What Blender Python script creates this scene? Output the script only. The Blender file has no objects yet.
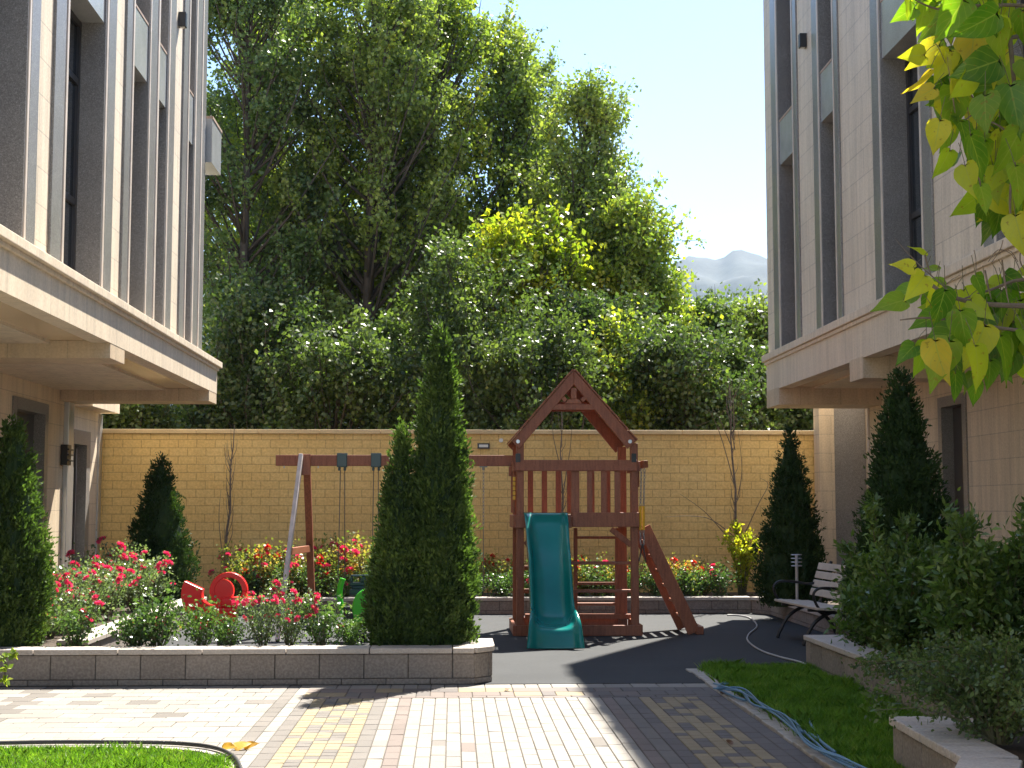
import bpy, math, random
import numpy as np
from mathutils import Vector, Matrix, noise as mnoise
random.seed(7); rng = np.random.default_rng(7)
R = math.radians
scene = bpy.context.scene
COL = scene.collection

# ------------------------------------------------------------------ camera
FP = 1422.0; CAMH = 1.6
PITCH = math.atan(123/FP); YAW = math.atan(59/FP*math.cos(PITCH))
cF = Vector((math.sin(YAW)*math.cos(PITCH), math.cos(YAW)*math.cos(PITCH), math.sin(PITCH)))
cR = Vector((math.cos(YAW), -math.sin(YAW), 0)); cU = cR.cross(cF)
def ray(x, y): return cF + cR*((x-512)/FP) + cU*((384-y)/FP)
def atY(x, y, Y):
    d = ray(x, y); t = Y/d.y; return Vector((d.x*t, Y, CAMH+d.z*t))
def atX(x, y, X):
    d = ray(x, y); t = X/d.x; return Vector((X, d.y*t, CAMH+d.z*t))
def atZ(x, y, Z=0.0):
    d = ray(x, y); t = (Z-CAMH)/d.z; return Vector((d.x*t, d.y*t, Z))
cam = bpy.data.objects.new('camera', bpy.data.cameras.new('camera')); COL.objects.link(cam)
cam.data.lens = 36*FP/1024; cam.data.sensor_width = 36; cam.data.clip_end = 20000
cam.location = (0, 0, CAMH); cam.rotation_euler = (R(90)+PITCH, 0, -YAW)
scene.camera = cam

# ------------------------------------------------------------------ light
EL = R(56); AZ = R(27)
w = bpy.data.worlds.new('World'); scene.world = w; w.use_nodes = True
nt = w.node_tree; bg = nt.nodes['Background']
sky = nt.nodes.new('ShaderNodeTexSky'); sky.sky_type = 'NISHITA'; sky.sun_disc = False
sky.sun_elevation = EL; sky.sun_rotation = AZ; sky.altitude = 900; sky.air_density = .9; sky.dust_density = 0.45; sky.ozone_density = 1.0
nt.links.new(sky.outputs[0], bg.inputs[0]); bg.inputs[1].default_value = 0.085
sl = bpy.data.lights.new('sun', 'SUN'); sl.energy = 4.2; sl.angle = R(0.55); sl.color = (1, .94, .83)
so = bpy.data.objects.new('sun', sl); COL.objects.link(so)
sd = Vector((math.cos(EL)*math.sin(AZ), math.cos(EL)*math.cos(AZ), math.sin(EL)))
so.rotation_euler = sd.to_track_quat('Z', 'Y').to_euler(); so.location = (10, 20, 40)
vs = scene.view_settings; vs.view_transform = 'Standard'; vs.look = 'None'; vs.exposure = 1.98; vs.gamma = 1
scene.cycles.max_bounces = 6; scene.cycles.diffuse_bounces = 4; scene.cycles.transmission_bounces = 4

# ------------------------------------------------------------------ helpers
def tag(o, label=None, cat=None, group=None, kind=None):
    if label: o['label'] = label
    if cat: o['category'] = cat
    if group: o['group'] = group
    if kind: o['kind'] = kind
    return o
def wloc(o):
    v = Vector((0, 0, 0))
    while o: v += o.location; o = o.parent
    return v
def thing(name, loc, label, cat, group=None):
    o = bpy.data.objects.new(name, None); COL.objects.link(o); o.location = loc; o.empty_display_size = .1
    return tag(o, label, cat, group)
def link(name, me, m, parent=None, origin=None):
    """me in world coordinates"""
    ms = m if isinstance(m, (list, tuple)) else [m]
    for q in ms: me.materials.append(q)
    o = bpy.data.objects.new(name, me); COL.objects.link(o)
    off = wloc(parent) if parent else Vector((0, 0, 0))
    if origin is not None:
        o.location = Vector(origin)-off; off = Vector(origin)
    if off.length > 0: me.transform(Matrix.Translation(-off))
    if parent: o.parent = parent
    return o
def copy_tree(o, parent=None):
    c = o.copy(); COL.objects.link(c)
    if parent: c.parent = parent
    for ch in list(o.children): copy_tree(ch, c)
    return c
class MB:
    def __init__(s): s.v = []; s.f = []; s.m = []
    def add(s, vs, fs, m=0):
        b = len(s.v); s.v += [tuple(q) for q in vs]; s.f += [tuple(b+i for i in f) for f in fs]; s.m += [m]*len(fs); return s
    def box(s, x0, x1, y0, y1, z0, z1, m=0):
        x0, x1 = min(x0, x1), max(x0, x1); y0, y1 = min(y0, y1), max(y0, y1); z0, z1 = min(z0, z1), max(z0, z1)
        return s.add([(x0,y0,z0),(x1,y0,z0),(x1,y1,z0),(x0,y1,z0),(x0,y0,z1),(x1,y0,z1),(x1,y1,z1),(x0,y1,z1)],
                     [(0,3,2,1),(4,5,6,7),(0,1,5,4),(1,2,6,5),(2,3,7,6),(3,0,4,7)], m)
    def prism(s, pts, axis, a, b, m=0):
        """2D polygon extruded along axis: 'y' pts=(x,z); 'x' pts=(y,z); 'z' pts=(x,y)"""
        n = len(pts)
        def P(p, t): return (p[0], t, p[1]) if axis == 'y' else ((t, p[0], p[1]) if axis == 'x' else (p[0], p[1], t))
        fs = [tuple(range(n)), tuple(range(2*n-1, n-1, -1))]+[(i, i+n, (i+1) % n+n, (i+1) % n) for i in range(n)]
        return s.add([P(p, a) for p in pts]+[P(p, b) for p in pts], fs, m)
    def beam(s, a, b, w, h, m=0, up=(0, 0, 1)):
        """rectangular bar from a to b; h along up, w sideways"""
        a, b = Vector(a), Vector(b); d = (b-a).normalized(); u = Vector(up)
        sd_ = d.cross(u)
        if sd_.length < 1e-4: sd_ = d.cross(Vector((0, 1, 0)))
        sd_.normalize(); u = sd_.cross(d).normalized()
        vs_ = [p+sd_*sx*w/2+u*sz*h/2 for p in (a, b) for sx, sz in ((-1,-1),(1,-1),(1,1),(-1,1))]
        return s.add(vs_, [(0,1,2,3),(7,6,5,4),(0,4,5,1),(1,5,6,2),(2,6,7,3),(3,7,4,0)], m)
    def tube(s, pts, r, n=8, m=0, caps=True):
        pts = [Vector(p) for p in pts]; k = len(pts)
        rs = r if isinstance(r, (list, tuple)) else [r]*k
        vs_ = []; pu = None
        for i, p in enumerate(pts):
            d = (pts[min(i+1, k-1)]-pts[max(i-1, 0)])
            d = d.normalized() if d.length > 1e-9 else Vector((0, 0, 1))
            if pu is None: pu = d.orthogonal().normalized()
            u = (pu-d*pu.dot(d))
            u = u.normalized() if u.length > 1e-6 else d.orthogonal().normalized()
            pu = u; v_ = d.cross(u)
            for j in range(n):
                t = 2*math.pi*j/n; vs_.append(p+(u*math.cos(t)+v_*math.sin(t))*rs[i])
        fs = [(i*n+j, i*n+(j+1) % n, (i+1)*n+(j+1) % n, (i+1)*n+j) for i in range(k-1) for j in range(n)]
        if caps: fs += [tuple(range(n-1, -1, -1)), tuple((k-1)*n+j for j in range(n))]
        return s.add(vs_, fs, m)
    def cyl(s, a, b, r, n=12, m=0): return s.tube([a, b], r, n, m)
    def mesh(s, name):
        me = bpy.data.meshes.new(name); me.from_pydata(s.v, [], s.f)
        if any(s.m): me.polygons.foreach_set('material_index', s.m)
        me.update(); return me
    def build(s, name, m, parent=None, bevel=0, smooth=False, origin=None):
        me = s.mesh(name)
        o = link(name, me, m, parent, origin)
        if smooth:
            me.polygons.foreach_set('use_smooth', [True]*len(me.polygons))
        if bevel:
            b = o.modifiers.new('bevel', 'BEVEL'); b.width = bevel; b.segments = 2; b.limit_method = 'ANGLE'; b.angle_limit = R(40)
        return o
def np_mesh(name, V, F):
    """V (n,3), F (m,k) same-size polygons"""
    me = bpy.data.meshes.new(name); n, k = F.shape
    me.vertices.add(len(V)); me.vertices.foreach_set('co', V.astype(np.float32).ravel())
    me.loops.add(n*k); me.loops.foreach_set('vertex_index', F.astype(np.int32).ravel())
    me.polygons.add(n); me.polygons.foreach_set('loop_start', np.arange(0, n*k, k, dtype=np.int32))
    me.update(calc_edges=True); me.validate(); return me
def unit(a): return a/np.maximum(np.linalg.norm(a, axis=-1, keepdims=True), 1e-9)
def leaf_quads(P, A, L, W, fold=.15):
    """leaves at P along axis A: arrays of folded quads"""
    n = len(P); A = unit(A); rnd = rng.normal(size=(n, 3)); S = unit(np.cross(A, rnd)); N = np.cross(A, S)
    L = np.broadcast_to(np.asarray(L, float).reshape(-1, 1) if np.ndim(L) else np.full((1, 1), L), (n, 1))
    Wd = L*W
    V = np.stack([P, P+A*L*.42+S*Wd/2+N*L*fold, P+A*L, P+A*L*.42-S*Wd/2+N*L*fold], 1).reshape(-1, 3)
    return V, np.arange(4*n).reshape(n, 4)
def spline(pts, n=8):
    pts = [Vector(p) for p in pts]; out = []
    for i in range(len(pts)-1):
        p0, p1, p2, p3 = pts[max(i-1, 0)], pts[i], pts[i+1], pts[min(i+2, len(pts)-1)]
        for k in range(n):
            t = k/n
            out.append(0.5*((2*p1)+(p2-p0)*t+(2*p0-5*p1+4*p2-p3)*t*t+(3*p1-p0-3*p2+p3)*t**3))
    return out+[pts[-1]]

# ------------------------------------------------------------------ materials
class NT:
    def __init__(s, name):
        s.m = bpy.data.materials.new(name); s.m.use_nodes = True; s.t = s.m.node_tree
        s.b = s.t.nodes['Principled BSDF']; s.out = s.t.nodes['Material Output']
    def n(s, typ, **kw):
        q = s.t.nodes.new('ShaderNode'+typ)
        for k, v in kw.items():
            if k in q.inputs: q.inputs[k].default_value = v
            else: setattr(q, k, v)
        return q
    def l(s, a, b): s.t.links.new(a, b)
    def math(s, op, a, b=None):
        q = s.n('Math', operation=op)
        for i, v in enumerate((a, b)):
            if v is None: continue
            if isinstance(v, (int, float)): q.inputs[i].default_value = v
            else: s.l(v, q.inputs[i])
        return q.outputs[0]
    def mix(s, fac, a, b, blend='MIX'):
        q = s.n('Mix', data_type='RGBA', blend_type=blend)
        for sock, v in ((q.inputs[0], fac), (q.inputs[6], a), (q.inputs[7], b)):
            if isinstance(v, (int, float)): sock.default_value = v
            elif isinstance(v, tuple): sock.default_value = (*v, 1) if len(v) == 3 else v
            else: s.l(v, sock)
        return q.outputs[2]
    def noise(s, scale, detail=4, rough=.55, vec=None):
        q = s.n('TexNoise'); q.inputs['Scale'].default_value = scale; q.inputs['Detail'].default_value = detail; q.inputs['Roughness'].default_value = rough
        s.l(vec if vec else s.pos(), q.inputs['Vector']); return q.outputs['Fac']
    def pos(s):
        if not hasattr(s, '_p'): s._g = s.n('NewGeometry'); s._p = s._g.outputs['Position']
        return s._p
    def ramp(s, fac, stops, interp='LINEAR'):
        q = s.n('ValToRGB'); e = q.color_ramp; e.interpolation = interp
        while len(e.elements) < len(stops): e.elements.new(.5)
        for i, (p, c) in enumerate(stops):
            e.elements[i].position = p; e.elements[i].color = (*c, 1) if len(c) == 3 else c
        s.l(fac, q.inputs[0]); return q.outputs[0]
    def bump(s, h, strength=.3, dist=.01):
        q = s.n('Bump'); q.inputs['Strength'].default_value = strength; q.inputs['Distance'].default_value = dist
        s.l(h, q.inputs['Height']); s.l(q.outputs[0], s.b.inputs['Normal']); return q
    def wallvec(s):
        s.pos(); g = s._g
        a = s.n('SeparateXYZ'); s.l(g.outputs['True Normal'], a.inputs[0])
        p = s.n('SeparateXYZ'); s.l(s.pos(), p.inputs[0])
        nx = s.math('GREATER_THAN', s.math('ABSOLUTE', a.outputs[0]), .6)
        u = s.math('ADD', s.math('MULTIPLY', p.outputs[1], nx), s.math('MULTIPLY', p.outputs[0], s.math('SUBTRACT', 1.0, nx)))
        nz = s.math('GREATER_THAN', s.math('ABSOLUTE', a.outputs[2]), .6)
        v = s.math('ADD', s.math('MULTIPLY', p.outputs[1], nz), s.math('MULTIPLY', p.outputs[2], s.math('SUBTRACT', 1.0, nz)))
        c = s.n('CombineXYZ'); s.l(u, c.inputs[0]); s.l(v, c.inputs[1]); return c.outputs[0]
    def brick(s, vec, bw, rh, mortar, c1, c2, cm, offset=.5, smooth=.1, bias=0):
        q = s.n('TexBrick'); q.offset = offset; q.inputs['Scale'].default_value = 1
        q.inputs['Brick Width'].default_value = bw; q.inputs['Row Height'].default_value = rh
        q.inputs['Mortar Size'].default_value = mortar; q.inputs['Mortar Smooth'].default_value = smooth; q.inputs['Bias'].default_value = bias
        for k, c in (('Color1', c1), ('Color2', c2), ('Mortar', cm)): q.inputs[k].default_value = (*c, 1)
        s.l(vec, q.inputs['Vector']); return q
    def set(s, **kw):
        for k, v in kw.items():
            k2 = {'rough': 'Roughness', 'metal': 'Metallic', 'spec': 'Specular IOR Level', 'coat': 'Coat Weight', 'col': 'Base Color'}[k]
            if isinstance(v, tuple): v = (*v, 1)
            if isinstance(v, (int, float, tuple)): s.b.inputs[k2].default_value = v
            else: s.l(v, s.b.inputs[k2])
        return s
M = {}
def simple(name, col, rough=.6, var=.25, scale=6, metal=0, bump=0, spec=.5, fine=0):
    t = NT(name); nz = t.noise(scale, 5)
    lo = tuple(c*(1-var) for c in col); hi = tuple(min(1, c*(1+var)) for c in col)
    c = t.ramp(nz, [(.3, lo), (.7, hi)])
    if fine:
        f2 = t.noise(scale*25, 3); c = t.mix(fine, c, t.ramp(f2, [(.35, tuple(q*.4 for q in col)), (.65, tuple(min(1, q*1.6) for q in col))]))
    t.set(col=c, rough=rough, metal=metal, spec=spec)
    if bump: t.bump(t.noise(scale*8, 4), bump, .01)
    M[name] = t.m; return t.m
# cladding stone
def cladding(name, c1, c2, cm, bw, rh):
    t = NT(name); v = t.wallvec(); b = t.brick(v, bw, rh, .006, c1, c2, cm)
    n1 = t.noise(1.3, 4); n2 = t.noise(40, 3)
    vx = t.n('Mapping'); vx.inputs['Scale'].default_value = (3, 3, .25); t.l(t.pos(), vx.inputs['Vector'])
    n3 = t.noise(3, 4, .6, vx.outputs[0])
    c = t.mix(.35, b.outputs['Color'], t.ramp(n1, [(.3, tuple(q*.8 for q in c1)), (.7, tuple(min(1, q*1.12) for q in c1))]))
    c = t.mix(.38, c, t.ramp(n3, [(.35, tuple(q*.5 for q in c1)), (.62, c1)]))
    c = t.mix(.12, c, t.ramp(n2, [(.4, (.2, .17, .14)), (.6, (.8, .75, .7))]))
    t.set(col=c, rough=.55); t.bump(t.math('SUBTRACT', t.math('MULTIPLY', n2, .15), b.outputs['Fac']), .35, .006); M[name] = t.m
cladding('stone', (.78, .66, .50), (.70, .58, .43), (.26, .21, .165), .6, .33)
cladding('stone_lower', (.75, .61, .43), (.66, .53, .36), (.22, .175, .13), .62, .31)
cladding('cornice_stone', (.77, .64, .48), (.71, .585, .43), (.34, .29, .24), .62, 5)
t = NT('granite'); v1 = t.n('TexVoronoi'); v1.inputs['Scale'].default_value = 95; t.l(t.pos(), v1.inputs['Vector'])
g = t.ramp(v1.outputs['Color'], [(0, (.10, .093, .09)), (.45, (.21, .197, .188)), (.75, (.33, .315, .30)), (1, (.6, .58, .56))])
n = t.noise(180, 2); g = t.mix(.5, g, t.ramp(n, [(.4, (.06, .055, .055)), (.55, (.18, .17, .165)), (.68, (.55, .53, .52))])); g = t.mix(.35, g, t.ramp(t.noise(1.2, 3), [(.3, (.19, .178, .17)), (.7, (.33, .315, .30))]))
t.set(col=g, rough=.28); t.bump(n, .08, .003); M['granite'] = t.m
t = NT('spandrel_stone'); c = t.ramp(t.noise(2.5, 6, .6), [(.3, (.30, .31, .31)), (.7, (.42, .43, .43))]); c = t.mix(.2, c, t.ramp(t.noise(120, 2), [(.4, (.2, .2, .2)), (.6, (.6, .6, .6))]))
t.set(col=c, rough=.18, spec=.7); M['spandrel'] = t.m
simple('pale_edge', (.62, .53, .45), .35, .12, 4)  # pale colour stands in for facade chamfer edges catching light
simple('sill_stone', (.42, .30, .22), .5, .15, 8)
cladding('beam_stone', (.66, .51, .34), (.60, .455, .30), (.30, .22, .14), .62, 5)
simple('soffit', (.68, .52, .34), .22, .06, 2, spec=.6)
simple('dark_frame', (.035, .032, .034), .35, .1, 6)
simple('black_metal', (.018, .018, .02), .38, .15, 9)
simple('brushed_metal', (.55, .56, .58), .35, .1, 5, metal=.8)
simple('door_leaf', (.045, .035, .03), .3, .2, 5)
simple('lamp_glass', (.7, .68, .62), .3, .05, 5)
t = NT('window_glass'); t.set(col=(.02, .024, .03), rough=.06, spec=.9); M['glass'] = t.m
# yellow split-face block wall
t = NT('yellow_block'); v = t.wallvec()
c1, c2, cm = (.86, .585, .19), (.90, .655, .25), (.56, .36, .12)
b = t.brick(v, .30, .135, .009, c1, c2, cm, smooth=.3)
vo = t.n('TexVoronoi'); vo.feature = 'F1'; vo.inputs['Scale'].default_value = 9; t.l(v, vo.inputs['Vector'])
vm = t.n('Mapping'); vm.inputs['Scale'].default_value = (1, 1.7, 1); t.l(v, vm.inputs['Vector']); t.l(vm.outputs[0], vo.inputs['Vector'])
n1 = t.noise(.8, 4); n2 = t.noise(28, 4)
c = t.mix(.45, b.outputs['Color'], t.ramp(n1, [(.3, (.78, .51, .16)), (.7, (.92, .69, .30))]))
c = t.mix(t.math('MULTIPLY', b.outputs['Fac'], .8), c, cm)
vv2 = t.n('Mapping'); vv2.inputs['Scale'].default_value = (2.2, .35, 1); t.l(v, vv2.inputs['Vector']); c = t.mix(.22, c, t.mix(t.ramp(t.noise(1.6, 5, .65, vv2.outputs[0]), [(.4, (0, 0, 0)), (.66, (1, 1, 1))]), c, (.50, .34, .13)))
c = t.mix(.2, c, t.ramp(n2, [(.4, (.30, .18, .07)), (.6, (.9, .64, .32))]))
t.set(col=c, rough=.8)
h = t.math('SUBTRACT', t.math('ADD', t.math('MULTIPLY', vo.outputs['Distance'], .9), t.math('MULTIPLY', n2, .35)), t.math('MULTIPLY', b.outputs['Fac'], .25))
t.bump(h, .5, .012); M['yellow_block'] = t.m
simple('coping', (.70, .52, .28), .6, .12, 3, bump=.2, fine=.1)
# planter stone
t = NT('planter_block'); n1 = t.noise(2.2, 5); n2 = t.noise(45, 4)
g_ = t.n('NewGeometry'); c = t.ramp(g_.outputs['Random Per Island'], [(0, (.20, .165, .14)), (1, (.29, .245, .21))])
c = t.mix(.45, c, t.ramp(n1, [(.3, (.17, .14, .12)), (.7, (.31, .27, .235))])); c = t.mix(.3, c, t.ramp(n2, [(.4, (.12, .10, .085)), (.65, (.4, .36, .32))]))
t.set(col=c, rough=.8); t.bump(n2, .3, .01); M['planter'] = t.m
t = NT('planter_coping'); n1 = t.noise(3, 5); n2 = t.noise(60, 4)
g_ = t.n('NewGeometry'); c = t.ramp(g_.outputs['Random Per Island'], [(0, (.42, .36, .31)), (1, (.54, .48, .42))])
c = t.mix(.4, c, t.ramp(n1, [(.3, (.34, .29, .25)), (.7, (.60, .54, .48))])); c = t.mix(.2, c, t.ramp(n2, [(.4, (.2, .17, .15)), (.65, (.7, .66, .6))]))
t.set(col=c, rough=.7); t.bump(n2, .25, .008); M['planter_cap'] = t.m
simple('soil', (.07, .05, .036), .95, .4, 9, bump=.8, fine=.3)
simple('ground', (.13, .12, .09), .95, .4, .7, bump=.5)
t = NT('rubber'); n1 = t.noise(260, 2, .8); n0 = t.noise(.9, 5)
c = t.ramp(n1, [(.35, (.013, .015, .018)), (.55, (.025, .028, .031)), (.68, (.085, .088, .092))]); c = t.mix(.5, c, t.ramp(n0, [(.3, (.014, .016, .019)), (.7, (.042, .044, .048))])); c = t.mix(t.math('MULTIPLY', t.math('GREATER_THAN', t.noise(14, 6, .7), .62), .3), c, (.09, .083, .073))
t.set(col=c, rough=.85); t.bump(n1, .35, .004); M['rubber'] = t.m
def paver(name, a, b_):
    t = NT(name); g_ = t.n('NewGeometry'); c = t.ramp(g_.outputs['Random Per Island'], [(0, a), (1, b_)])
    mid = tuple((x+y)/2 for x, y in zip(a, b_))
    c = t.mix(.25, c, t.ramp(t.noise(70, 4), [(.35, tuple(q*.6 for q in mid)), (.65, tuple(min(1, q*1.3) for q in mid))]))
    c = t.mix(.3, c, t.ramp(t.noise(1.1, 5), [(.35, tuple(q*.75 for q in mid)), (.6, tuple(min(1, q*1.1) for q in mid))]))
    t.set(col=c, rough=.8); t.bump(t.noise(120, 3), .3, .003); M[name] = t.m
paver('pv_white', (.205, .188, .166), (.30, .277, .245))
paver('pv_taupe', (.145, .115, .10), (.20, .16, .142))
paver('pv_grey', (.125, .112, .10), (.18, .162, .145))
paver('pv_yellow', (.235, .185, .11), (.31, .25, .155))
paver('pv_dark', (.10, .088, .083), (.15, .13, .122))
simple('joint', (.10, .088, .075), .95, .3, 20)
simple('kerb', (.40, .365, .32), .8, .2, 12, bump=.3)
# wood
t = NT('stained_wood'); mp = t.n('Mapping'); mp.inputs['Scale'].default_value = (1, 1, 1)
tc = t.n('TexCoord'); t.l(tc.outputs['Object'], mp.inputs[0])
n1 = t.noise(3, 5); n2 = t.noise(55, 5, .7)
g_ = t.n('NewGeometry'); c = t.ramp(g_.outputs['Random Per Island'], [(0, (.31, .085, .032)), (1, (.48, .155, .06))])
c = t.mix(.4, c, t.ramp(n1, [(.3, (.20, .055, .022)), (.7, (.44, .14, .06))])); mp.inputs['Scale'].default_value = (18, 18, 2.2); n3 = t.noise(2.2, 6, .65, mp.outputs[0]); c = t.mix(.4, c, t.ramp(n3, [(.38, (.12, .04, .02)), (.62, (.46, .17, .08))])); c = t.mix(.25, c, t.ramp(n2, [(.4, (.09, .026, .016)), (.65, (.38, .13, .075))]))
t.set(col=c, rough=.5); t.bump(n2, .2, .004); M['wood'] = t.m
simple('sunlit_wood', (.66, .58, .54), .6, .25, 7, bump=.3, fine=.2)  # pale version of the stained wood; sunlight on one leg put into colour
simple('bench_slat', (.52, .46, .39), .55, .12, 5, bump=.2, fine=.15)
t = NT('slide_plastic'); c = t.ramp(t.noise(2, 3), [(.3, (.003, .17, .15)), (.7, (.006, .22, .19))]); t.set(col=c, rough=.2, spec=.4); t.bump(t.noise(5, 2), .04, .02); M['teal'] = t.m
simple('dark_teal_plastic', (.01, .045, .05), .3, .1, 5)
simple('lime_plastic', (.06, .55, .02), .3, .08, 5)
simple('red_plastic', (.85, .012, .015), .3, .06, 5)
simple('yellow_plastic', (.75, .42, .02), .4, .1, 5)
simple('chain_metal', (.25, .24, .22), .4, .2, 20, metal=.7)
simple('rope', (.12, .11, .10), .8, .2, 30)
simple('blue_hose', (.10, .22, .34), .35, .12, 4)
simple('grey_hose', (.42, .41, .40), .45, .1, 4)
simple('black_hose', (.03, .03, .032), .5, .1, 4)
simple('bark', (.065, .052, .042), .9, .35, 8, bump=.6, fine=.3)
simple('bark_dry', (.17, .13, .10), .9, .3, 14, bump=.4)
simple('twig_green', (.11, .10, .05), .7, .3, 14)
simple('mountain', (.045, .055, .045), .9, .45, .004, fine=.2)
def leafmat(name, stops, trans=.45, rough=.4, tint=(1.3, 1.45, .6), spec=.6, clump=0, veins=False):
    t = NT(name); g_ = t.n('NewGeometry'); f = g_.outputs['Random Per Island']
    if clump:
        f = t.math('ADD', t.math('MULTIPLY', f, .55), t.math('MULTIPLY', t.ramp(t.noise(clump, 3), [(.35, (0, 0, 0)), (.68, (1, 1, 1))]), .45))
    c = t.ramp(f, stops)
    if veins:
        u_ = t.n('UVMap'); u_.uv_map = 'leaf'; sp_ = t.n('SeparateXYZ'); t.l(u_.outputs[0], sp_.inputs[0])
        au = t.math('ABSOLUTE', t.math('SUBTRACT', sp_.outputs[0], .5)); mid = t.math('LESS_THAN', au, .022)
        wv_ = t.math('SINE', t.math('MULTIPLY', t.math('SUBTRACT', sp_.outputs[1], t.math('MULTIPLY', au, .55)), 44.0)); side = t.math('GREATER_THAN', wv_, .93)
        vv = t.math('MAXIMUM', mid, t.math('MULTIPLY', side, .5)); c = t.mix(t.math('MULTIPLY', vv, .55), c, (.42, .48, .12))
        c = t.mix(t.math('MULTIPLY', t.math('GREATER_THAN', t.noise(38, 3), .66), .6), c, (.30, .17, .03))
        c = t.mix(.2, c, t.ramp(t.noise(9, 4), [(.35, (.05, .13, .01)), (.65, (.34, .40, .03))]))
        t.bump(t.math('ADD', t.math('MULTIPLY', vv, -.6), t.noise(45, 3)), .5, .004)
    t.set(col=c, rough=rough, spec=spec)
    tr = t.n('BsdfTranslucent'); t.l(t.mix(1.0, c, tuple(tint), 'MULTIPLY'), tr.inputs[0])
    ms = t.n('MixShader'); ms.inputs[0].default_value = trans
    t.l(t.b.outputs[0], ms.inputs[1]); t.l(tr.outputs[0], ms.inputs[2]); t.l(ms.outputs[0], t.out.inputs[0]); M[name] = t.m
dk, md, lt = (.10, .145, .04), (.19, .25, .06), (.34, .39, .085)
yl, og = (.38, .34, .035), (.45, .24, .04)
leafmat('leaf_dark', [(0, (.065, .105, .04)), (.5, (.12, .18, .055)), (.93, (.19, .25, .07)), (1, (.22, .22, .04))], clump=.5)
leafmat('leaf_mid', [(0, dk), (.5, md), (.86, lt), (1, yl)], clump=.55)
leafmat('leaf_yellowing', [(0, (.09, .14, .035)), (.42, (.18, .25, .05)), (.7, (.33, .37, .055)), (.93, yl), (1, og)], trans=.5, clump=.6)  # yellowing leaves; on the deep trees the yellows also imitate sunlight
leafmat('leaf_yellow', [(0, (.10, .16, .02)), (.35, (.22, .30, .03)), (.8, (.48, .46, .04)), (1, (.6, .45, .05))], trans=.55, clump=1.2)
leafmat('leaf_shrub', [(0, (.045, .08, .026)), (.5, (.095, .145, .05)), (1, (.21, .27, .10))], clump=.9)
leafmat('leaf_under', [(0, (.045, .075, .025)), (.5, (.095, .14, .042)), (.92, (.16, .21, .06)), (1, (.3, .3, .06))], clump=.9)
leafmat('leaf_under_dark', [(0, (.032, .06, .022)), (.5, (.065, .105, .034)), (1, (.14, .18, .05))], clump=.9)
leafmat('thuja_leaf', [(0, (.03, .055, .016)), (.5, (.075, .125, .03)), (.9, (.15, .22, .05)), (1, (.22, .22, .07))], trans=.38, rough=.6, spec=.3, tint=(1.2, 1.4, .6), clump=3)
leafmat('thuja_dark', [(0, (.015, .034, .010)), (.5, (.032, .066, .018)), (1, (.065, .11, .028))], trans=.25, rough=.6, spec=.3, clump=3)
leafmat('rose_leaf', [(0, (.035, .08, .025)), (.5, (.085, .155, .05)), (.88, (.16, .24, .08)), (1, (.28, .2, .06))], trans=.4, rough=.35, spec=.6, clump=2)
leafmat('rose_leaf_pale', [(0, (.07, .12, .055)), (.5, (.16, .23, .12)), (1, (.28, .34, .19))], trans=.4, rough=.33, spec=.7, clump=2)
leafmat('rose_leaf_warm', [(0, (.09, .13, .03)), (.4, (.20, .25, .06)), (.7, (.42, .34, .10)), (1, (.58, .24, .08))], trans=.45, rough=.4, clump=2)
leafmat('petal_pink', [(0, (.68, .03, .13)), (1, (.85, .11, .25))], trans=.35, tint=(1.2, .6, .8))
leafmat('petal_red', [(0, (.62, .015, .02)), (1, (.8, .06, .05))], trans=.35, tint=(1.2, .6, .6))
leafmat('grass_leaf', [(0, (.06, .16, .015)), (.45, (.14, .29, .025)), (.8, (.24, .38, .05)), (1, (.42, .42, .12))], trans=.4, rough=.5, clump=5)
leafmat('bush_leaf', [(0, (.05, .10, .025)), (.6, (.10, .17, .035)), (1, (.21, .29, .055))], trans=.35, rough=.4, clump=1.5)
leafmat('catalpa_leaf', [(0, (.045, .14, .015)), (.35, (.10, .25, .02)), (.65, (.26, .39, .03)), (.85, (.45, .52, .035)), (1, (.62, .58, .04))], trans=.62, rough=.4, tint=(1.4, 1.5, .5), veins=True)
leafmat('catalpa_yellow', [(0, (.35, .42, .03)), (.6, (.6, .58, .04)), (1, (.7, .5, .06))], trans=.62, rough=.4, tint=(1.3, 1.3, .5), veins=True)
leafmat('dry_leaf', [(0, (.12, .06, .03)), (1, (.2, .1, .05))], trans=.15)
leafmat('dead_leaf', [(0, (.55, .30, .04)), (1, (.7, .42, .06))], trans=.3)

# ================================================================== GROUND
MB().box(-2000, 2000, -60, 2900, -.6, -.06).build('ground', M['ground']); tag(bpy.data.objects['ground'], kind='structure')
# mortar sheet + pavers
PX0, PX1, PY0, PY1 = -9.0, 2.30, 3.0, 13.06
pv = MB()
def pave(x0, x1, y0, y1, m):
    g = .0028; x0 += g; x1 -= g; y0 += g; y1 -= g
    c = .004; dz = random.uniform(-.0015, .0015); tx = random.uniform(-.001, .001); z0 = -.02
    pv.add([(x0,y0,z0),(x1,y0,z0),(x1,y1,z0),(x0,y1,z0),(x0,y0,-c+dz-tx),(x1,y0,-c+dz+tx),(x1,y1,-c+dz+tx),(x0,y1,-c+dz-tx),
            (x0+c,y0+c,dz-tx),(x1-c,y0+c,dz+tx),(x1-c,y1-c,dz+tx),(x0+c,y1-c,dz-tx)],
           [(0,1,5,4),(1,2,6,5),(2,3,7,6),(3,0,4,7),(4,5,9,8),(5,6,10,9),(6,7,11,10),(7,4,8,11),(8,9,10,11)], m)
W_, T_, G_, Y_, D_ = 0, 1, 2, 3, 4
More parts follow.
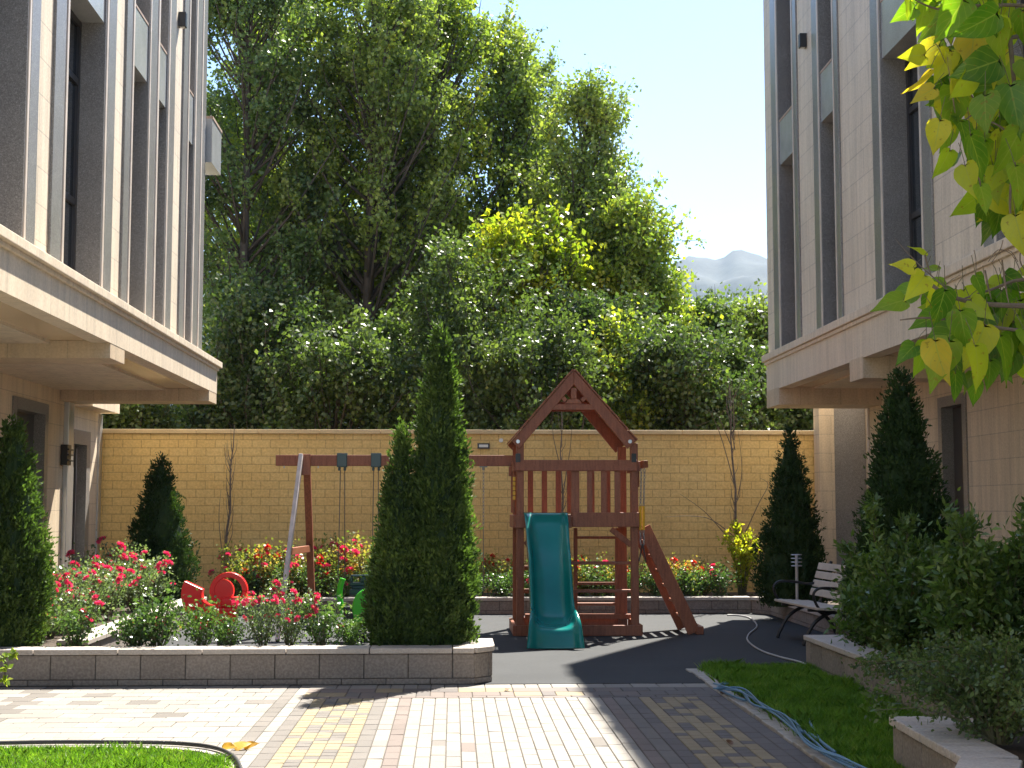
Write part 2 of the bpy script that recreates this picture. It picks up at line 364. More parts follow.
def column(x0, x1, m, L=.24, y0=PY0, y1=12.15, ph=0.):
    y = y1-ph
    if ph > .05: pave(x0, x1, y, y1, m)
    while y > y0:
        l = L; mm = m
        if m == W_ and random.random() < .03: mm = G_
        pave(x0, x1, y-l, y, mm); y -= l
# border rows at the far edge (transverse)
y = 13.06
for k in range(4):
    d = .12 if k == 3 else .26
    x = -1.27
    while x < PX1-.05:
        l = random.choice((.12, .24, .24)); l = min(l, PX1-x)
        m = W_ if k == 0 else (random.choice((T_, T_, Y_, D_, G_)) if x < .9 else random.choice((T_, D_, D_, G_)))
        if k == 3: m = T_ if x < .9 else D_
        pave(x, x+l, y-d, y, m); x += l
    y -= d
ytop = y
for (a, b_, m) in ((-1.46,-1.355,G_),(-1.355,-1.26,W_),(-1.26,-1.155,G_)):
    column(a, b_, m, y1=13.06 if a < -1.3 else 12.15)
for (a, b_, m) in ((-.65,-.545,G_),(-.545,-.44,W_),(-.44,-.34,T_),(1.25,1.35,T_),(1.35,1.46,G_),(1.46,1.57,D_),(2.07,2.185,D_),(2.185,2.30,D_)):
    column(a, b_, m)
def checker(x0, x1, gm, ym):
    n = 5; wd = (x1-x0)/n
    y = 12.15; k = 0
    while y > PY0:
        for c in range(n):
            ph = (k+(3 if c == 3 else 0)) % 6
            gb = (c == 1 or c == 3) and ph in (0, 1, 2)
            edge = (c == 0 and k % 6 == 4) or (c == 4 and k % 6 == 1) or (c == 2 and k % 3 == 2)
            pave(x0+c*wd, x0+(c+1)*wd, y-.12 if k % 2 else y-.12, y, gm if gb or (edge and random.random() < .5) else ym)
        y -= .12; k += 1
checker(-1.155, -.65, G_, Y_); checker(1.57, 2.07, D_, Y_)
n = 16; wd = (1.25+.34)/n
for c in range(n):
    x0 = -.34+c*wd; y = 12.15; first = True
    while y > PY0:
        l = (.18 if c % 2 else .36) if first else random.choice((.36, .36, .24, .24, .36)); first = False
        m = W_ if random.random() > .035 else random.choice((G_, Y_, T_)); pave(x0, x0+wd, y-l, y, m); y -= l
y = 13.06; k = 0
while y > PY0:                                     # big pale field on the left, courses across
    x = -1.46-(.12 if k % 2 else 0)
    if k % 2: pave(x, -1.46, y-.24, y, W_)
    while x > PX0:
        l = .24; m = W_
        if -3.52 < x < -3.28: m = G_
        elif random.random() < .02: m = G_
        pave(x-l, x, y-.24, y, m); x -= l
    y -= .24; k += 1
o = pv.build('paving', [M['pv_white'], M['pv_taupe'], M['pv_grey'], M['pv_yellow'], M['pv_dark']]); tag(o, kind='structure')
tag(MB().box(PX0, PX1, PY0, PY1+.0, -.05, -.008).build('paving_bed', M['joint']), kind='structure')
tag(MB().box(-9, 2.3, -40, 2.99, -.05, -.004).build('courtyard', M['kerb']), kind='structure')  # unseen paving behind the camera, added pale to bounce light
# rubber play surface
tag(MB().box(-3.6, 6.6, 13.10, 21.6, -.055, -.001).build('playground_surface', M['rubber']), kind='structure')
# stone edging of the lawn, right
ed = MB(); y = 14.15
while y > 3:
    l = .26; j = random.uniform(-.012, .012); x = 2.31
    ed.box(x+j, x+.12+j, y-l+.008, y, -.05, .012+random.uniform(-.004, .006)); y -= l
tag(ed.build('lawn_edging', M['kerb'], bevel=.006), kind='structure')
tag(MB().box(2.44, 3.5, 3, 14.15, -.055, .004).box(2.31, 4.6, 14.16, 14.2, -.055, .006).build('lawn_soil', M['soil']), kind='structure')
def grass(name, area, n, h=(.03, .075), label=''):
    """area: function(n)-> xy samples"""
    P = area(n); n = len(P)
    A = np.stack([rng.normal(0, .38, n), rng.normal(0, .38, n), np.ones(n)], 1); A = unit(A)
    clump = np.array([mnoise.noise(Vector((p[0]*2.5, p[1]*2.5, 0))) for p in P])
    H = rng.uniform(h[0], h[1], n)*(1+.7*clump)
    ang = rng.uniform(0, math.pi, n); S = np.stack([np.cos(ang), np.sin(ang), np.zeros(n)], 1)
    B = np.concatenate([P, np.full((n, 1), .0)], 1)
    wv = .0035
    bend = np.stack([rng.normal(0, .3, n), rng.normal(0, .3, n), np.zeros(n)], 1)
    mid = B+A*(H*.55)[:, None]; tip = B+(A+bend)*H[:, None]
    V = np.stack([B-S*wv, B+S*wv, mid+S*wv*.9, tip, mid-S*wv*.9], 1).reshape(-1, 3)
    me = np_mesh(name, V, np.arange(5*n).reshape(n, 5)); o = link(name, me, M['grass_leaf'])
    return tag(o, kind='stuff')
def areaR(n):
    y = 4+10.1*rng.random(n)**.75; x = 2.47+1.05*rng.random(n)
    x = x-.10*rng.random(n)*(rng.random(n) < .15); return np.stack([x, y], 1)
g = grass('grass', areaR, 90000, (.05, .11)); tag(g, 'shaded lawn strip of long green grass beside the hose', 'grass')
far = lambda n: np.stack([rng.uniform(2.45, 4.4, n), rng.uniform(14.05, 14.6, n)], 1)
# left lawn with curved edge
LE = [atZ(x, y) for x, y in ((-60, 751), (0, 749.5), (60, 748.5), (150, 749), (190, 751), (215, 755), (230, 762), (238, 772), (243, 790))]
LEs = spline(LE, 6)
def areaL(n):
    x = rng.uniform(-4.2, LE[-1].x+.02, n); y = rng.uniform(6.5, LE[2].y, n)
    ex = np.array([p.x for p in LEs]); ey = np.array([p.y for p in LEs])
    ok = y < np.interp(x, ex, ey)-.05
    return np.stack([x, y], 1)[ok]
g = grass('grass', areaL, 60000, (.03, .065)); tag(g, 'sunny clipped lawn in the front left corner', 'grass')
lb = MB(); pts = [(p.x, p.y) for p in LEs]; lb.prism([(-6, pts[0][1]-.03)]+[(p[0]-.02, p[1]-.04) for p in pts]+[(pts[-1][0]-.02, 4), (-6, 4)], 'z', .001, .004)
tag(lb.build('lawn_bed', M['soil']), kind='structure')
kb = MB()
for i in range(len(LEs)-1):
    a, b_ = LEs[i], LEs[i+1]; kb.beam(a+Vector((0, 0, -.02)), b_+Vector((0, 0, -.02)), .09, .07)
tag(kb.build('lawn_kerb', M['kerb']), kind='structure')

# ================================================================== MOUNTAIN + HAZE
def mountain():
    nx, ny = 220, 36; V = []
    crest = [(-900, 300), (0, 300), (300, 280), (600, 266), (650, 270), (672, 262), (690, 251), (712, 252), (722, 256), (740, 242), (760, 248), (775, 252), (900, 230), (1100, 250), (1900, 300)]
    low = [(-900, 330), (300, 310), (600, 300), (640, 281), (680, 276), (720, 284), (770, 274), (1100, 290), (1900, 320)]
    for j in range(ny):
        t = j/(ny-1)
        for i in range(nx):
            x = -1700+3600*i/(nx-1); y = 1500+1100*t; px = 453+FP*x/y
            zc = y*(507-np.interp(px, [c[0] for c in crest], [c[1] for c in crest]))/FP
            zl = y*(507-np.interp(px, [c[0] for c in low], [c[1] for c in low]))/FP
            z = zl*min(1, t/.45)**.8 if t < .45 else (zl*.93*(1-(t-.45)/.55)+zc*((t-.45)/.55)**1.0*1.0)
            if .45 <= t < .6: z -= 28*math.sin((t-.45)/.15*math.pi)
            z += 26*mnoise.fractal(Vector((x/130, y/260, 3)), 1, 2, 6)*math.sin(t*math.pi)+5*mnoise.noise(Vector((x/22, y/90, 9)))
            V.append((x, y, z-2))
    F = [(j*nx+i, j*nx+i+1, (j+1)*nx+i+1, (j+1)*nx+i) for j in range(ny-1) for i in range(nx-1)]
    mb = MB(); mb.add(V, F); tag(mb.build('mountains', M['mountain'], smooth=True), kind='structure')
mountain()
HAZE = True
if HAZE:
    hz = MB().box(-2100, 2300, -80, 3000, -1.7, 560).build('haze', bpy.data.materials.new('haze_air'))
    tag(hz, 'thin blue air between the garden and the mountains', 'haze', kind='stuff')
    m = hz.data.materials[0]; m.use_nodes = True; m.node_tree.nodes.clear()
    vo = m.node_tree.nodes.new('ShaderNodeVolumePrincipled'); vo.inputs['Density'].default_value = .00009; vo.inputs['Color'].default_value = (.42, .66, 1, 1); vo.inputs['Anisotropy'].default_value = 0
    oo = m.node_tree.nodes.new('ShaderNodeOutputMaterial'); m.node_tree.links.new(vo.outputs[0], oo.inputs['Volume'])

# ================================================================== BUILDINGS
Z0U, ZTOP = 3.80, 12.5
def facade(root, X0, d, feats, glassd, spands, zb, windows):
    """feats: (kind, y0, y1). d = direction into the building (+1/-1)"""
    for kind, y0, y1 in feats:
        y0, y1 = min(y0, y1), max(y0, y1)
        if kind == 'stone': MB().box(X0, X0+d*.5, y0, y1, zb, ZTOP).build('stone_pier', M['stone'], root)
        elif kind == 'band': MB().box(X0-d*.025, X0+d*.5, y0+.001, y1-.001, zb, ZTOP).build('granite_band', M['granite'], root, bevel=.004)
        elif kind == 'strip':
            q_ = (y1-y0)*.26
            MB().box(X0-d*.032, X0+d*.03, y0+q_, y1-q_, zb, ZTOP).build('pale_edge_strip', M['pale_edge'], root, bevel=.003)  # granite chamfer edge; the light it catches is painted as a pale strip
            gbm = MB(); gbm.box(X0+d*.031, X0+d*.5, y0+.001, y1-.001, zb, ZTOP); gbm.box(X0-d*.022, X0+d*.031, y0+.001, y0+q_-.001, zb, ZTOP); gbm.box(X0-d*.022, X0+d*.031, y1-q_+.001, y1-.001, zb, ZTOP); gbm.build('granite_band', M['granite'], root)
        elif kind == 'recess':
            for zs, zt in spands:
                MB().box(X0-d*.005, X0+d*.44, y0+.002, y1-.002, zs, zt).build('spandrel', M['spandrel'], root)
                MB().box(X0-d*.012, X0+d*.05, y0+.002, y1-.002, zt+.001, zt+.03).build('window_sill', M['sill_stone'], root)
            lo = zb
            for zs, zt in list(spands)+[(ZTOP-.2, ZTOP)]:
                hi = zs; fr = MB(); gx = X0+d*glassd
                if zt == ZTOP: MB().box(X0, X0+d*.44, y0+.002, y1-.002, zs, zt).build('head_panel', M['stone'], root)
                b0 = lo+.031 if lo != zb else lo+.002
                fr.box(gx, gx+d*.07, y0+.003, y0+.07, b0, hi-.002); fr.box(gx, gx+d*.07, y1-.07, y1-.003, b0, hi-.002)
                for zz in (b0, b0+(hi-b0)*.32, b0+(hi-b0)*.76, hi-.072): fr.box(gx+d*.003, gx+d*.067, y0+.07, y1-.07, zz+.001, zz+.07)
                win = fr.build('window', M['dark_frame'], root)
                MB().box(gx+d*.03, gx+d*.045, y0+.06, y1-.06, b0+.02, hi-.02).build('pane', M['glass'], win)
                lo = zt
# ---------------- left building
LB = thing('apartment_building', (-5.7, 14, 0), 'left building with sunlit pale stone piers, granite bands and a jutting cornice', 'building')
XL = -3.70
def yl(x): return atX(x, 200, XL).y
def fl(spec):
    out = []
    for k, a, b_ in spec: out.append((k, yl(a), yl(b_)))
    return out
feats = [('stone', 1, yl(-300)), ('band', yl(-300), yl(-280)), ('recess', yl(-280), yl(-160)), ('band', yl(-160), yl(-135)), ('stone', yl(-135), yl(-62)), ('band', yl(-62), yl(-45)), ('recess', yl(-45), yl(20))]
feats += fl([('strip',20,24),('band',24,33),('stone',33,48.7),('band',48.7,59),('strip',59,62.7),('recess',62.7,99.5),('strip',99.5,102.9),('band',102.9,110.4),
  ('stone',110.4,121),('band',121,126.4),('strip',126.4,129.3),('recess',129.3,144),('strip',144,146.2),('band',146.2,152),('strip',152,155.2),('recess',155.2,163.3),
  ('strip',163.3,166),('band',166,171),('stone',171,179.6),('band',179.6,183.7),('strip',183.7,185.8),('recess',185.8,191),('strip',191,193.4),('band',193.4,197.5),('strip',197.5,199.5),('band',199.5,203)])
YLend = yl(204)
feats += [('stone', yl(203), YLend)]
facade(LB, XL, -1, feats, .23, ((6.69, 7.38), (10.4, 11.1)), 3.79, True)
MB().box(XL-.51, -12, -3, YLend, 3.3, ZTOP).build('wall', M['stone'], LB)
b = MB(); b.box(-3.60, -4.3, YLend+.004, 21.75, 6.70, 7.36); b.build('balcony_parapet', M['spandrel'], LB)
MB().box(-3.59, -4.32, YLend+.004, 21.77, 7.361, 7.40).build('balcony_rail', M['sill_stone'], LB)
# cornice
c = MB(); c.box(-3.515, -4.3, -3, 21.72, 3.70, 3.79); c.box(-3.555, -4.3, -3, 21.68, 3.655, 3.699)
c.build('cornice', M['cornice_stone'], LB, bevel=.008)
YB = [(21.0, 21.66), (14.95, 15.6), (8.8, 9.45)]
f = MB(); f.box(-3.585, -3.78, -3, 21.66, 3.31, 3.654); f.box(-3.781, -7.5, 21.45, 21.66, 3.31, 3.654); f.build('fascia', M['cornice_stone'], LB)
MB().box(-3.781, -5.95, -3, 21.449, 3.335, 3.36).build('soffit', M['soffit'], LB)
for i, (a, b_) in enumerate(YB):
    MB().box(-3.588, -5.748, a, b_, 3.15, 3.334).build('soffit_beam', M['beam_stone'], LB, bevel=.004)
XW = -5.75
def wall_with_openings(root, X, d, y0, y1, z1, ops, m, thick=.25):
    """wall plane at X, thickness into d; ops (ya,yb,ztop)"""
    ops = sorted(ops); y = y0
    for ya, yb, zt in ops:
        MB().box(X, X+d*thick, y, ya, -.05, z1).build('lower_wall', m, root)
        MB().box(X, X+d*thick, ya, yb, zt, z1).build('lower_wall', m, root); y = yb
    MB().box(X, X+d*thick, y, y1, -.05, z1).build('lower_wall', m, root)
wall_with_openings(LB, XW, -1, -3, 21.25, 3.334, [(18.75, 20.38, 3.05), (10.5, 12.2, 3.05)], M['stone_lower'])
def door(root, X, d, ya, yb, zt, fw=.16, grille=False, depth=.14):
    s = MB(); s.box(X-d*.02, X+d*.24, ya+.002, ya+fw, -.05, zt-.002); s.box(X-d*.02, X+d*.24, yb-fw, yb-.002, -.05, zt-.002); s.box(X-d*.022, X+d*.24, ya+fw, yb-fw, zt-fw, zt-.002)
    s.build('door_surround', M['granite'], root)
    l = MB(); l.box(X+d*depth, X+d*(depth+.05), ya+fw+.001, yb-fw-.001, 0, zt-fw-.001)
    for zz in (.15, 1.25): l.box(X+d*(depth-.012), X+d*depth, ya+fw+.12, yb-fw-.12, zz, zz+.9)
    D_ = l.build('door', M['door_leaf'], root)
    h = MB(); hx = X+d*(depth-.06); h.tube([(hx, ya+fw+.1, .95), (hx, ya+fw+.1, 1.35)], .012); h.cyl((hx, ya+fw+.1, 1.0), (hx+d*.05, ya+fw+.1, 1.0), .008); h.cyl((hx, ya+fw+.1, 1.3), (hx+d*.05, ya+fw+.1, 1.3), .008)
    h.build('handle', M['brushed_metal'], D_)
    if grille:
        g = MB(); gx = X+d*(depth-.03)
        for k in range(9):
            zc = .35+k*.24
            for s_ in (-1, 1):
                g.tube([(gx, (ya+yb)/2+s_*(.02+.12*math.sin(u*.7)*(1-u/12)), zc+.11*math.cos(u*.7)*(1-u/12)) for u in range(10)], .008, 6)
        for yy in (ya+fw+.03, (ya+yb)/2, yb-fw-.03): g.cyl((gx, yy, 0.05), (gx, yy, zt-fw-.05), .009, 6)
        g.build('grille', M['brushed_metal'], D_)
door(LB, XW, -1, 18.75, 20.38, 3.05); door(LB, XW, -1, 10.5, 12.2, 3.05)
p = MB(); p.box(XW+.07, XW-.25, 21.252, 21.55, -.05, 3.334); p.build('corner_pilaster', M['brushed_metal'], LB, bevel=.01)
wall_with_openings(LB, XW, -1, 21.551, 23.45, 3.32, [(21.552, 22.75, 2.78)], M['stone'])
door(LB, XW, -1, 21.552, 22.75, 2.78, .22, True, .16)
MB().box(XW+.30, XW-.4, 21.70, 23.44, 3.12, 3.30).build('door_canopy', M['cornice_stone'], LB)
MB().box(XW+.03, XW-.2, 23.28, 23.449, -.05, 3.1).build('edge_trim', M['brushed_metal'], LB)
MB().box(-6.0, -12, -3, 23.4, -.05, 3.334).build('core_wall', M['stone'], LB)
MB().box(-3.9, -12.2, -3.1, YLend-.02, ZTOP+.001, ZTOP+.15).build('roof', M['cornice_stone'], LB)
def wall_lamp(root, x, y, z, d, h=.26, w_=.12, fins=True):
    b = MB(); b.box(x, x-d*.10, y-w_/2, y+w_/2, z-h/2, z+h/2)
    for k in ((-1, 0, 1) if fins else ()): b.box(x-d*.1, x-d*.13, y-w_/2-.03, y+w_/2+.03, z+k*.08-.012, z+k*.08+.012)
    L = b.build('wall_lamp', M['black_metal'], root, bevel=.006)
    MB().box(x-d*.02, x-d*.08, y-w_/2+.02, y+w_/2-.02, z-h/2-.006, z-h/2-.001).build('lens', M['lamp_glass'], L)
pl = atX(62.5, 455, XW); wall_lamp(LB, XW-(-1)*.0, pl.y, pl.z, -1, .30, .22)
pl = atX(179, 20, XL); wall_lamp(LB, XL, pl.y, pl.z, -1, .20, .10, False)
# ---------------- right building
RB = thing('apartment_building', (6.5, 12, 0), 'right building with shaded pale stone piers, tall granite window recesses and overhang', 'building')
XR = 4.97
def yr(x): return atX(x, 222, XR).y
def fr_(spec): return [(k, yr(b_), yr(a)) for k, a, b_ in spec]
YRend = atX(766.6, 222, XR).y
feats = fr_([('stone',766.6,774.4),('band',774.4,779),('strip',779,781.4),('recess',781.4,795.5),('strip',795.5,797),('band',797,800.5),('stone',800.5,816.5),('band',816.5,821.4),('strip',821.4,823.5),
 ('recess',823.5,837),('strip',837,838.6),('band',838.6,842.5),('stone',842.5,876.3),('band',876.3,883),('strip',883,886),('recess',886,923.5),('strip',923.5,926),('band',926,934.5),('stone',934.5,985.5),('band',985.5,996),('strip',996,999),
 ('recess',999,1052),('band',1052,1070),('stone',1070,1180),('band',1180,1200),('recess',1200,1290),('band',1290,1320)])
feats += [('stone', -4, yr(1320))]
facade(RB, XR, 1, feats, .27, ((6.79, 7.46), (10.5, 11.2)), 3.985, True)
MB().box(XR+.51, 14, -4, YRend, 3.4, ZTOP).build('wall', M['stone'], RB)
MB().box(XR+.2, 14.2, -4.1, YRend-.02, ZTOP+.001, ZTOP+.15).build('roof', M['cornice_stone'], RB)
c = MB(); c.box(4.88, 5.6, -4, 22.25, 3.88, 3.984); c.box(4.915, 5.6, -4, 22.22, 3.83, 3.879); c.build('cornice', M['cornice_stone'], RB, bevel=.008)
f = MB(); f.box(4.945, 5.15, -4, 22.2, 3.40, 3.829); f.box(5.151, 9, 22.0, 22.2, 3.40, 3.829); f.build('fascia', M['cornice_stone'], RB)
MB().box(5.151, 6.7, -4, 21.999, 3.42, 3.45).build('soffit', M['soffit'], RB)
XWR = 6.52
for a, b_ in ((21.35, 22.19), (16.9, 17.48), (11.5, 12.1), (6, 6.6)):
    MB().box(4.94, XWR-.002 if b_ < 22 else 6.7, a, b_, 3.15, 3.419).build('soffit_beam', M['beam_stone'], RB, bevel=.004)
pa, pb = atX(966.7, 400, XWR).y, atX(938.6, 400, XWR).y
wall_with_openings(RB, XWR, 1, -4, 22.02, 3.42, [(pa, pb, 3.06), (10.2, 11.3, 3.06)], M['stone_lower'])
door(RB, XWR, 1, pa, pb, 3.06, .14); door(RB, XWR, 1, 10.2, 11.3, 3.06, .14)
r = MB(); r.box(6.0, 6.25, 23.1, 23.45, -.05, 3.4); r.box(6.25, 6.9, 23.2, 23.45, -.05, 3.4); r.build('end_wall', M['stone_lower'], RB)
MB().box(6.252, 6.775, 23.12, 23.199, -.05, 3.39).build('granite_panel', M['granite'], RB)
MB().box(XWR-.02, XWR+.25, 22.022, 22.08, -.05, 3.148).build('pale_edge_strip', M['pale_edge'], RB)
MB().box(6.78, 14, -4, 23.4, -.05, 3.419).build('core_wall', M['stone_lower'], RB)
pl = atX(806, 41, XR); wall_lamp(RB, XR, pl.y, pl.z, 1, .20, .10, False)

# ---------------- yellow boundary wall
BW = thing('boundary_wall', (0, 23.6, 0), 'yellow split-face block garden wall with pale coping behind the playground', 'wall')
MB().box(-5.98, 6.77, 23.5, 23.7, -.05, 2.80).build('block_wall', M['yellow_block'], BW)
c = MB(); x = -6.2
while x < 7: c.box(x+.004, x+1.0, 23.45, 23.76, 2.801, 2.87); x += 1.0
c.build('coping', M['coping'], BW, bevel=.006)
q = atY(483.5, 446, 23.5)
l = MB().box(q.x-.10, q.x+.10, 23.46, 23.498, q.z-.045, q.z+.045).build('wall_light', M['black_metal'], BW); MB().box(q.x-.075, q.x+.075, 23.45, 23.459, q.z-.022, q.z+.022).build('lens', M['lamp_glass'], l)
q = atY(501, 440.5, 23.5); MB().cyl((q.x, 23.44, q.z), (q.x, 23.498, q.z), .035).build('wall_fitting', M['lamp_glass'], BW)

# ================================================================== PLANTERS
def run_blocks(mb, a, b_, t_, z0, z1, L, rows, off=0):
    """blocks along a->b (2D), thickness t_ to the left side of direction"""
    a, b_ = Vector((*a, 0)), Vector((*b_, 0)); d = b_-a; ln = d.length; d.normalize(); nrm = Vector((-d.y, d.x, 0))
    for r_ in range(len(rows)):
        zz0, zz1 = rows[r_]; s_ = -((r_ % 2)*L/2)-off
        while s_ < ln:
            e0, e1 = max(0, s_), min(ln, s_+L)
            if e1-e0 > .02:
                g = .004; j = random.uniform(-.002, .002)
                p = [a+d*(e0+g)+nrm*j, a+d*(e1-g)+nrm*j, a+d*(e1-g)+nrm*t_, a+d*(e0+g)+nrm*t_]
                mb.add([(q.x, q.y, zz0+.003) for q in p]+[(q.x, q.y, zz1-.003) for q in p], [(0,3,2,1),(4,5,6,7),(0,1,5,4),(1,2,6,5),(2,3,7,6),(3,0,4,7)])
            s_ += L
def planter(label, runs, soilpoly, ztop=.33, soilz=.27, t_=.22, capw=.30, rows=None, capL=.75):
    root = thing('stone_planter', (soilpoly[0][0], soilpoly[0][1], 0), label, 'planter')
    rows = rows or [(0, .055), (.055, ztop-.055)]
    m = MB(); inner = MB(); c = MB()
    for ri, (a, b_) in enumerate(runs):
        e_ = .0025*ri
        run_blocks(m, a, b_, t_, 0, 0, .40, rows)
        A, B = Vector((*a, 0)), Vector((*b_, 0)); d = (B-A).normalized(); nn = Vector((-d.y, d.x, 0))
        P = [A+nn*.012+d*.01, B+nn*.012-d*.01, B+nn*(t_-.012)-d*.01, A+nn*(t_-.012)+d*.01]
        inner.prism([(q.x, q.y) for q in P], 'z', -.02, ztop-.06)
        A2 = A-nn*.025; B2 = B-nn*.025
        run_blocks(c, (A2.x, A2.y), (B2.x, B2.y), capw, 0, 0, capL, [(ztop-.055+e_, ztop+e_)])
    m.build('planter_wall', M['planter'], root, bevel=.006); inner.build('mortar', M['joint'], root); c.build('coping', M['planter_cap'], root, bevel=.007)
    MB().prism(soilpoly, 'z', -.02, soilz).build('soil', M['soil'], root)
    return root
# front planter
planter('long low taupe block planter under the tall twin thujas, in front of the roses', [((-9, 13.07), (.20, 13.07)), ((.20, 13.072), (.365, 13.25)), ((.365, 13.252), (.365, 13.95))],
        [(-9, 13.28), (.10, 13.28), (.15, 13.32), (.15, 13.93), (-9, 13.93)])
# left bed
planter('left planter whose pale coping runs back towards the yellow wall, full of roses', [((-3.52, 13.96), (-3.52, 20.6)), ], [(-5.74, 13.97), (-3.75, 13.97), (-3.75, 22.0), (-5.74, 22.0)], capw=.30)
# back bed
planter('back planter along the yellow wall, behind the playset', [((-3.50, 21.5), (4.50, 21.5)), ((4.50, 21.5), (4.72, 21.2)), ((4.72, 21.2), (4.72, 14.25))], [(-3.6, 21.72), (4.6, 21.72), (4.94, 21.4), (4.94, 14.3), (6.5, 14.3), (6.5, 22.0), (5.68, 22.02), (5.68, 23.49), (-3.6, 23.49)], ztop=.25, soilz=.2)
planter('middle right planter beyond the lawn, its coping under the big thuja', [((4.7, 14.22), (3.52, 14.22)), ((3.52, 14.22), (3.52, 8.75))], [(3.74, 14.0), (6.5, 14.0), (6.5, 8.76), (3.74, 8.76)])
planter('near right planter with stepped brick-edged coping in the front right corner', [((3.9, 8.7), (2.68, 8.7)), ((2.68, 8.7), (2.62, 7.3)), ((2.62, 7.3), (2.3, 6.6)), ((2.3, 6.6), (2.3, 4))], [(2.9, 8.48), (6.5, 8.48), (6.5, 4), (2.55, 4), (2.55, 6.6), (2.85, 7.3)], capL=.11)

# ================================================================== VEGETATION
def thuja(label, x, y, z0, ztop, rad, n, mat_='thuja_leaf', group=None, bulge=.25, name='thuja_tree', lean=0, pw=.8):
    root = thing(name, (x, y, z0), label, 'conifer', group); H = ztop-z0
    ph = rng.uniform(0, 6, 4)
    def rr(h, a):
        base = np.where(h < bulge, .86+.14*h/bulge, np.clip((1-h)/(1-bulge), 0, 1)**pw)
        return rad*base*(1+.10*np.sin(3*a+9*h+ph[0])+.08*np.sin(5*a-17*h+ph[1])+.07*np.sin(9*a+31*h+ph[2])+.05*np.sin(13*a-57*h+ph[3]))
    nc = n//26
    h = np.clip(1-np.sqrt(rng.random(nc))*1.0, 0, 1)*.985; h = np.where(rng.random(nc) < .15, rng.random(nc), h)
    a = rng.uniform(0, 2*math.pi, nc); r = rr(h, a)*rng.uniform(.80, 1.03, nc)
    Cc = np.stack([x+r*np.cos(a)+lean*h, y+r*np.sin(a), z0+.02+H*h], 1)
    out = np.stack([np.cos(a), np.sin(a), np.zeros(nc)], 1)
    D = unit(out*rng.uniform(.35, .9, (nc, 1))+np.array([0, 0, 1.0])+rng.normal(0, .22, (nc, 3)))
    k = 26; u = rng.random((nc, k, 1)); fan = rng.normal(0, 1, (nc, k, 3))
    tang = unit(np.cross(D, rng.normal(size=(nc, 3))))[:, None, :]
    cs = .085*(.7+.6*rng.random((nc, 1, 1)))*(rad/.42)**.35
    P = Cc[:, None, :]+D[:, None, :]*(u-.4)*cs*1.4+tang*rng.normal(0, .4, (nc, k, 1))*cs+fan*.006
    A = D[:, None, :]+tang*rng.normal(0, .55, (nc, k, 1))+fan*.22
    V, F = leaf_quads(P.reshape(-1, 3), A.reshape(-1, 3), rng.uniform(.028, .060, nc*k)*(1+.25*(rad > .6)), .42, .05)
    o = link('foliage', np_mesh('foliage', V, F), M[mat_], root)
    # solid dark green core behind the sprays, stops see-through
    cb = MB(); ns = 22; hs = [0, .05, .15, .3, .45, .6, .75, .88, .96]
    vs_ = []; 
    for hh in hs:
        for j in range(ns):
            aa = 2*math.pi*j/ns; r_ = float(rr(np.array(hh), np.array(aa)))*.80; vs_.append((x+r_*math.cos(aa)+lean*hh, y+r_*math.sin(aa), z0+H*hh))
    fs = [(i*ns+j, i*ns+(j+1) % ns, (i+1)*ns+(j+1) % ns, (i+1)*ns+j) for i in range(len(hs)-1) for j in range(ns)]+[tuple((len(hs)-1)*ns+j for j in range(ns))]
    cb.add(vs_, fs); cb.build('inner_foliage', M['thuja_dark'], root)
    MB().tube([(x, y, z0-.25), (x, y, z0+.1), (x, y, z0+H*.6)], [.05, .045, .015]).build('trunk', M['bark'], root)
    return root
q = atY(440, 325, 13.62); q2 = atY(398, 428, 13.66)
thuja('tallest thuja, narrow green cone at the end of the front planter', -.125, 13.62, .27, q.z, .325, 42000, bulge=.2, pw=.7)
thuja('shorter thuja pressed against the left side of the tallest one', -.49, 13.60, .27, q2.z, .285, 24000, bulge=.2, pw=.8)
q = atY(10, 425, 13.7); thuja('thuja at the left edge of the photo beside the dark doorway', atY(8, 600, 13.7).x, 13.7, .27, q.z, .35, 26000, bulge=.3, pw=.6)
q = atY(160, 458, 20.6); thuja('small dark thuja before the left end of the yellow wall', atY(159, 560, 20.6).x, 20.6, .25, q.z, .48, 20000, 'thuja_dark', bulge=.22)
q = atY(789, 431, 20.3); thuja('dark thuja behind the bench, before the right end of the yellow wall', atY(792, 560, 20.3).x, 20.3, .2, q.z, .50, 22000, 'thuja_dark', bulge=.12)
q = atY(907, 375, 13.2); thuja('broad dark thuja before the right building, rising out of the shrubs', atY(904, 500, 13.2).x, 13.2, .27, q.z, .47, 36000, 'thuja_dark', bulge=.25)

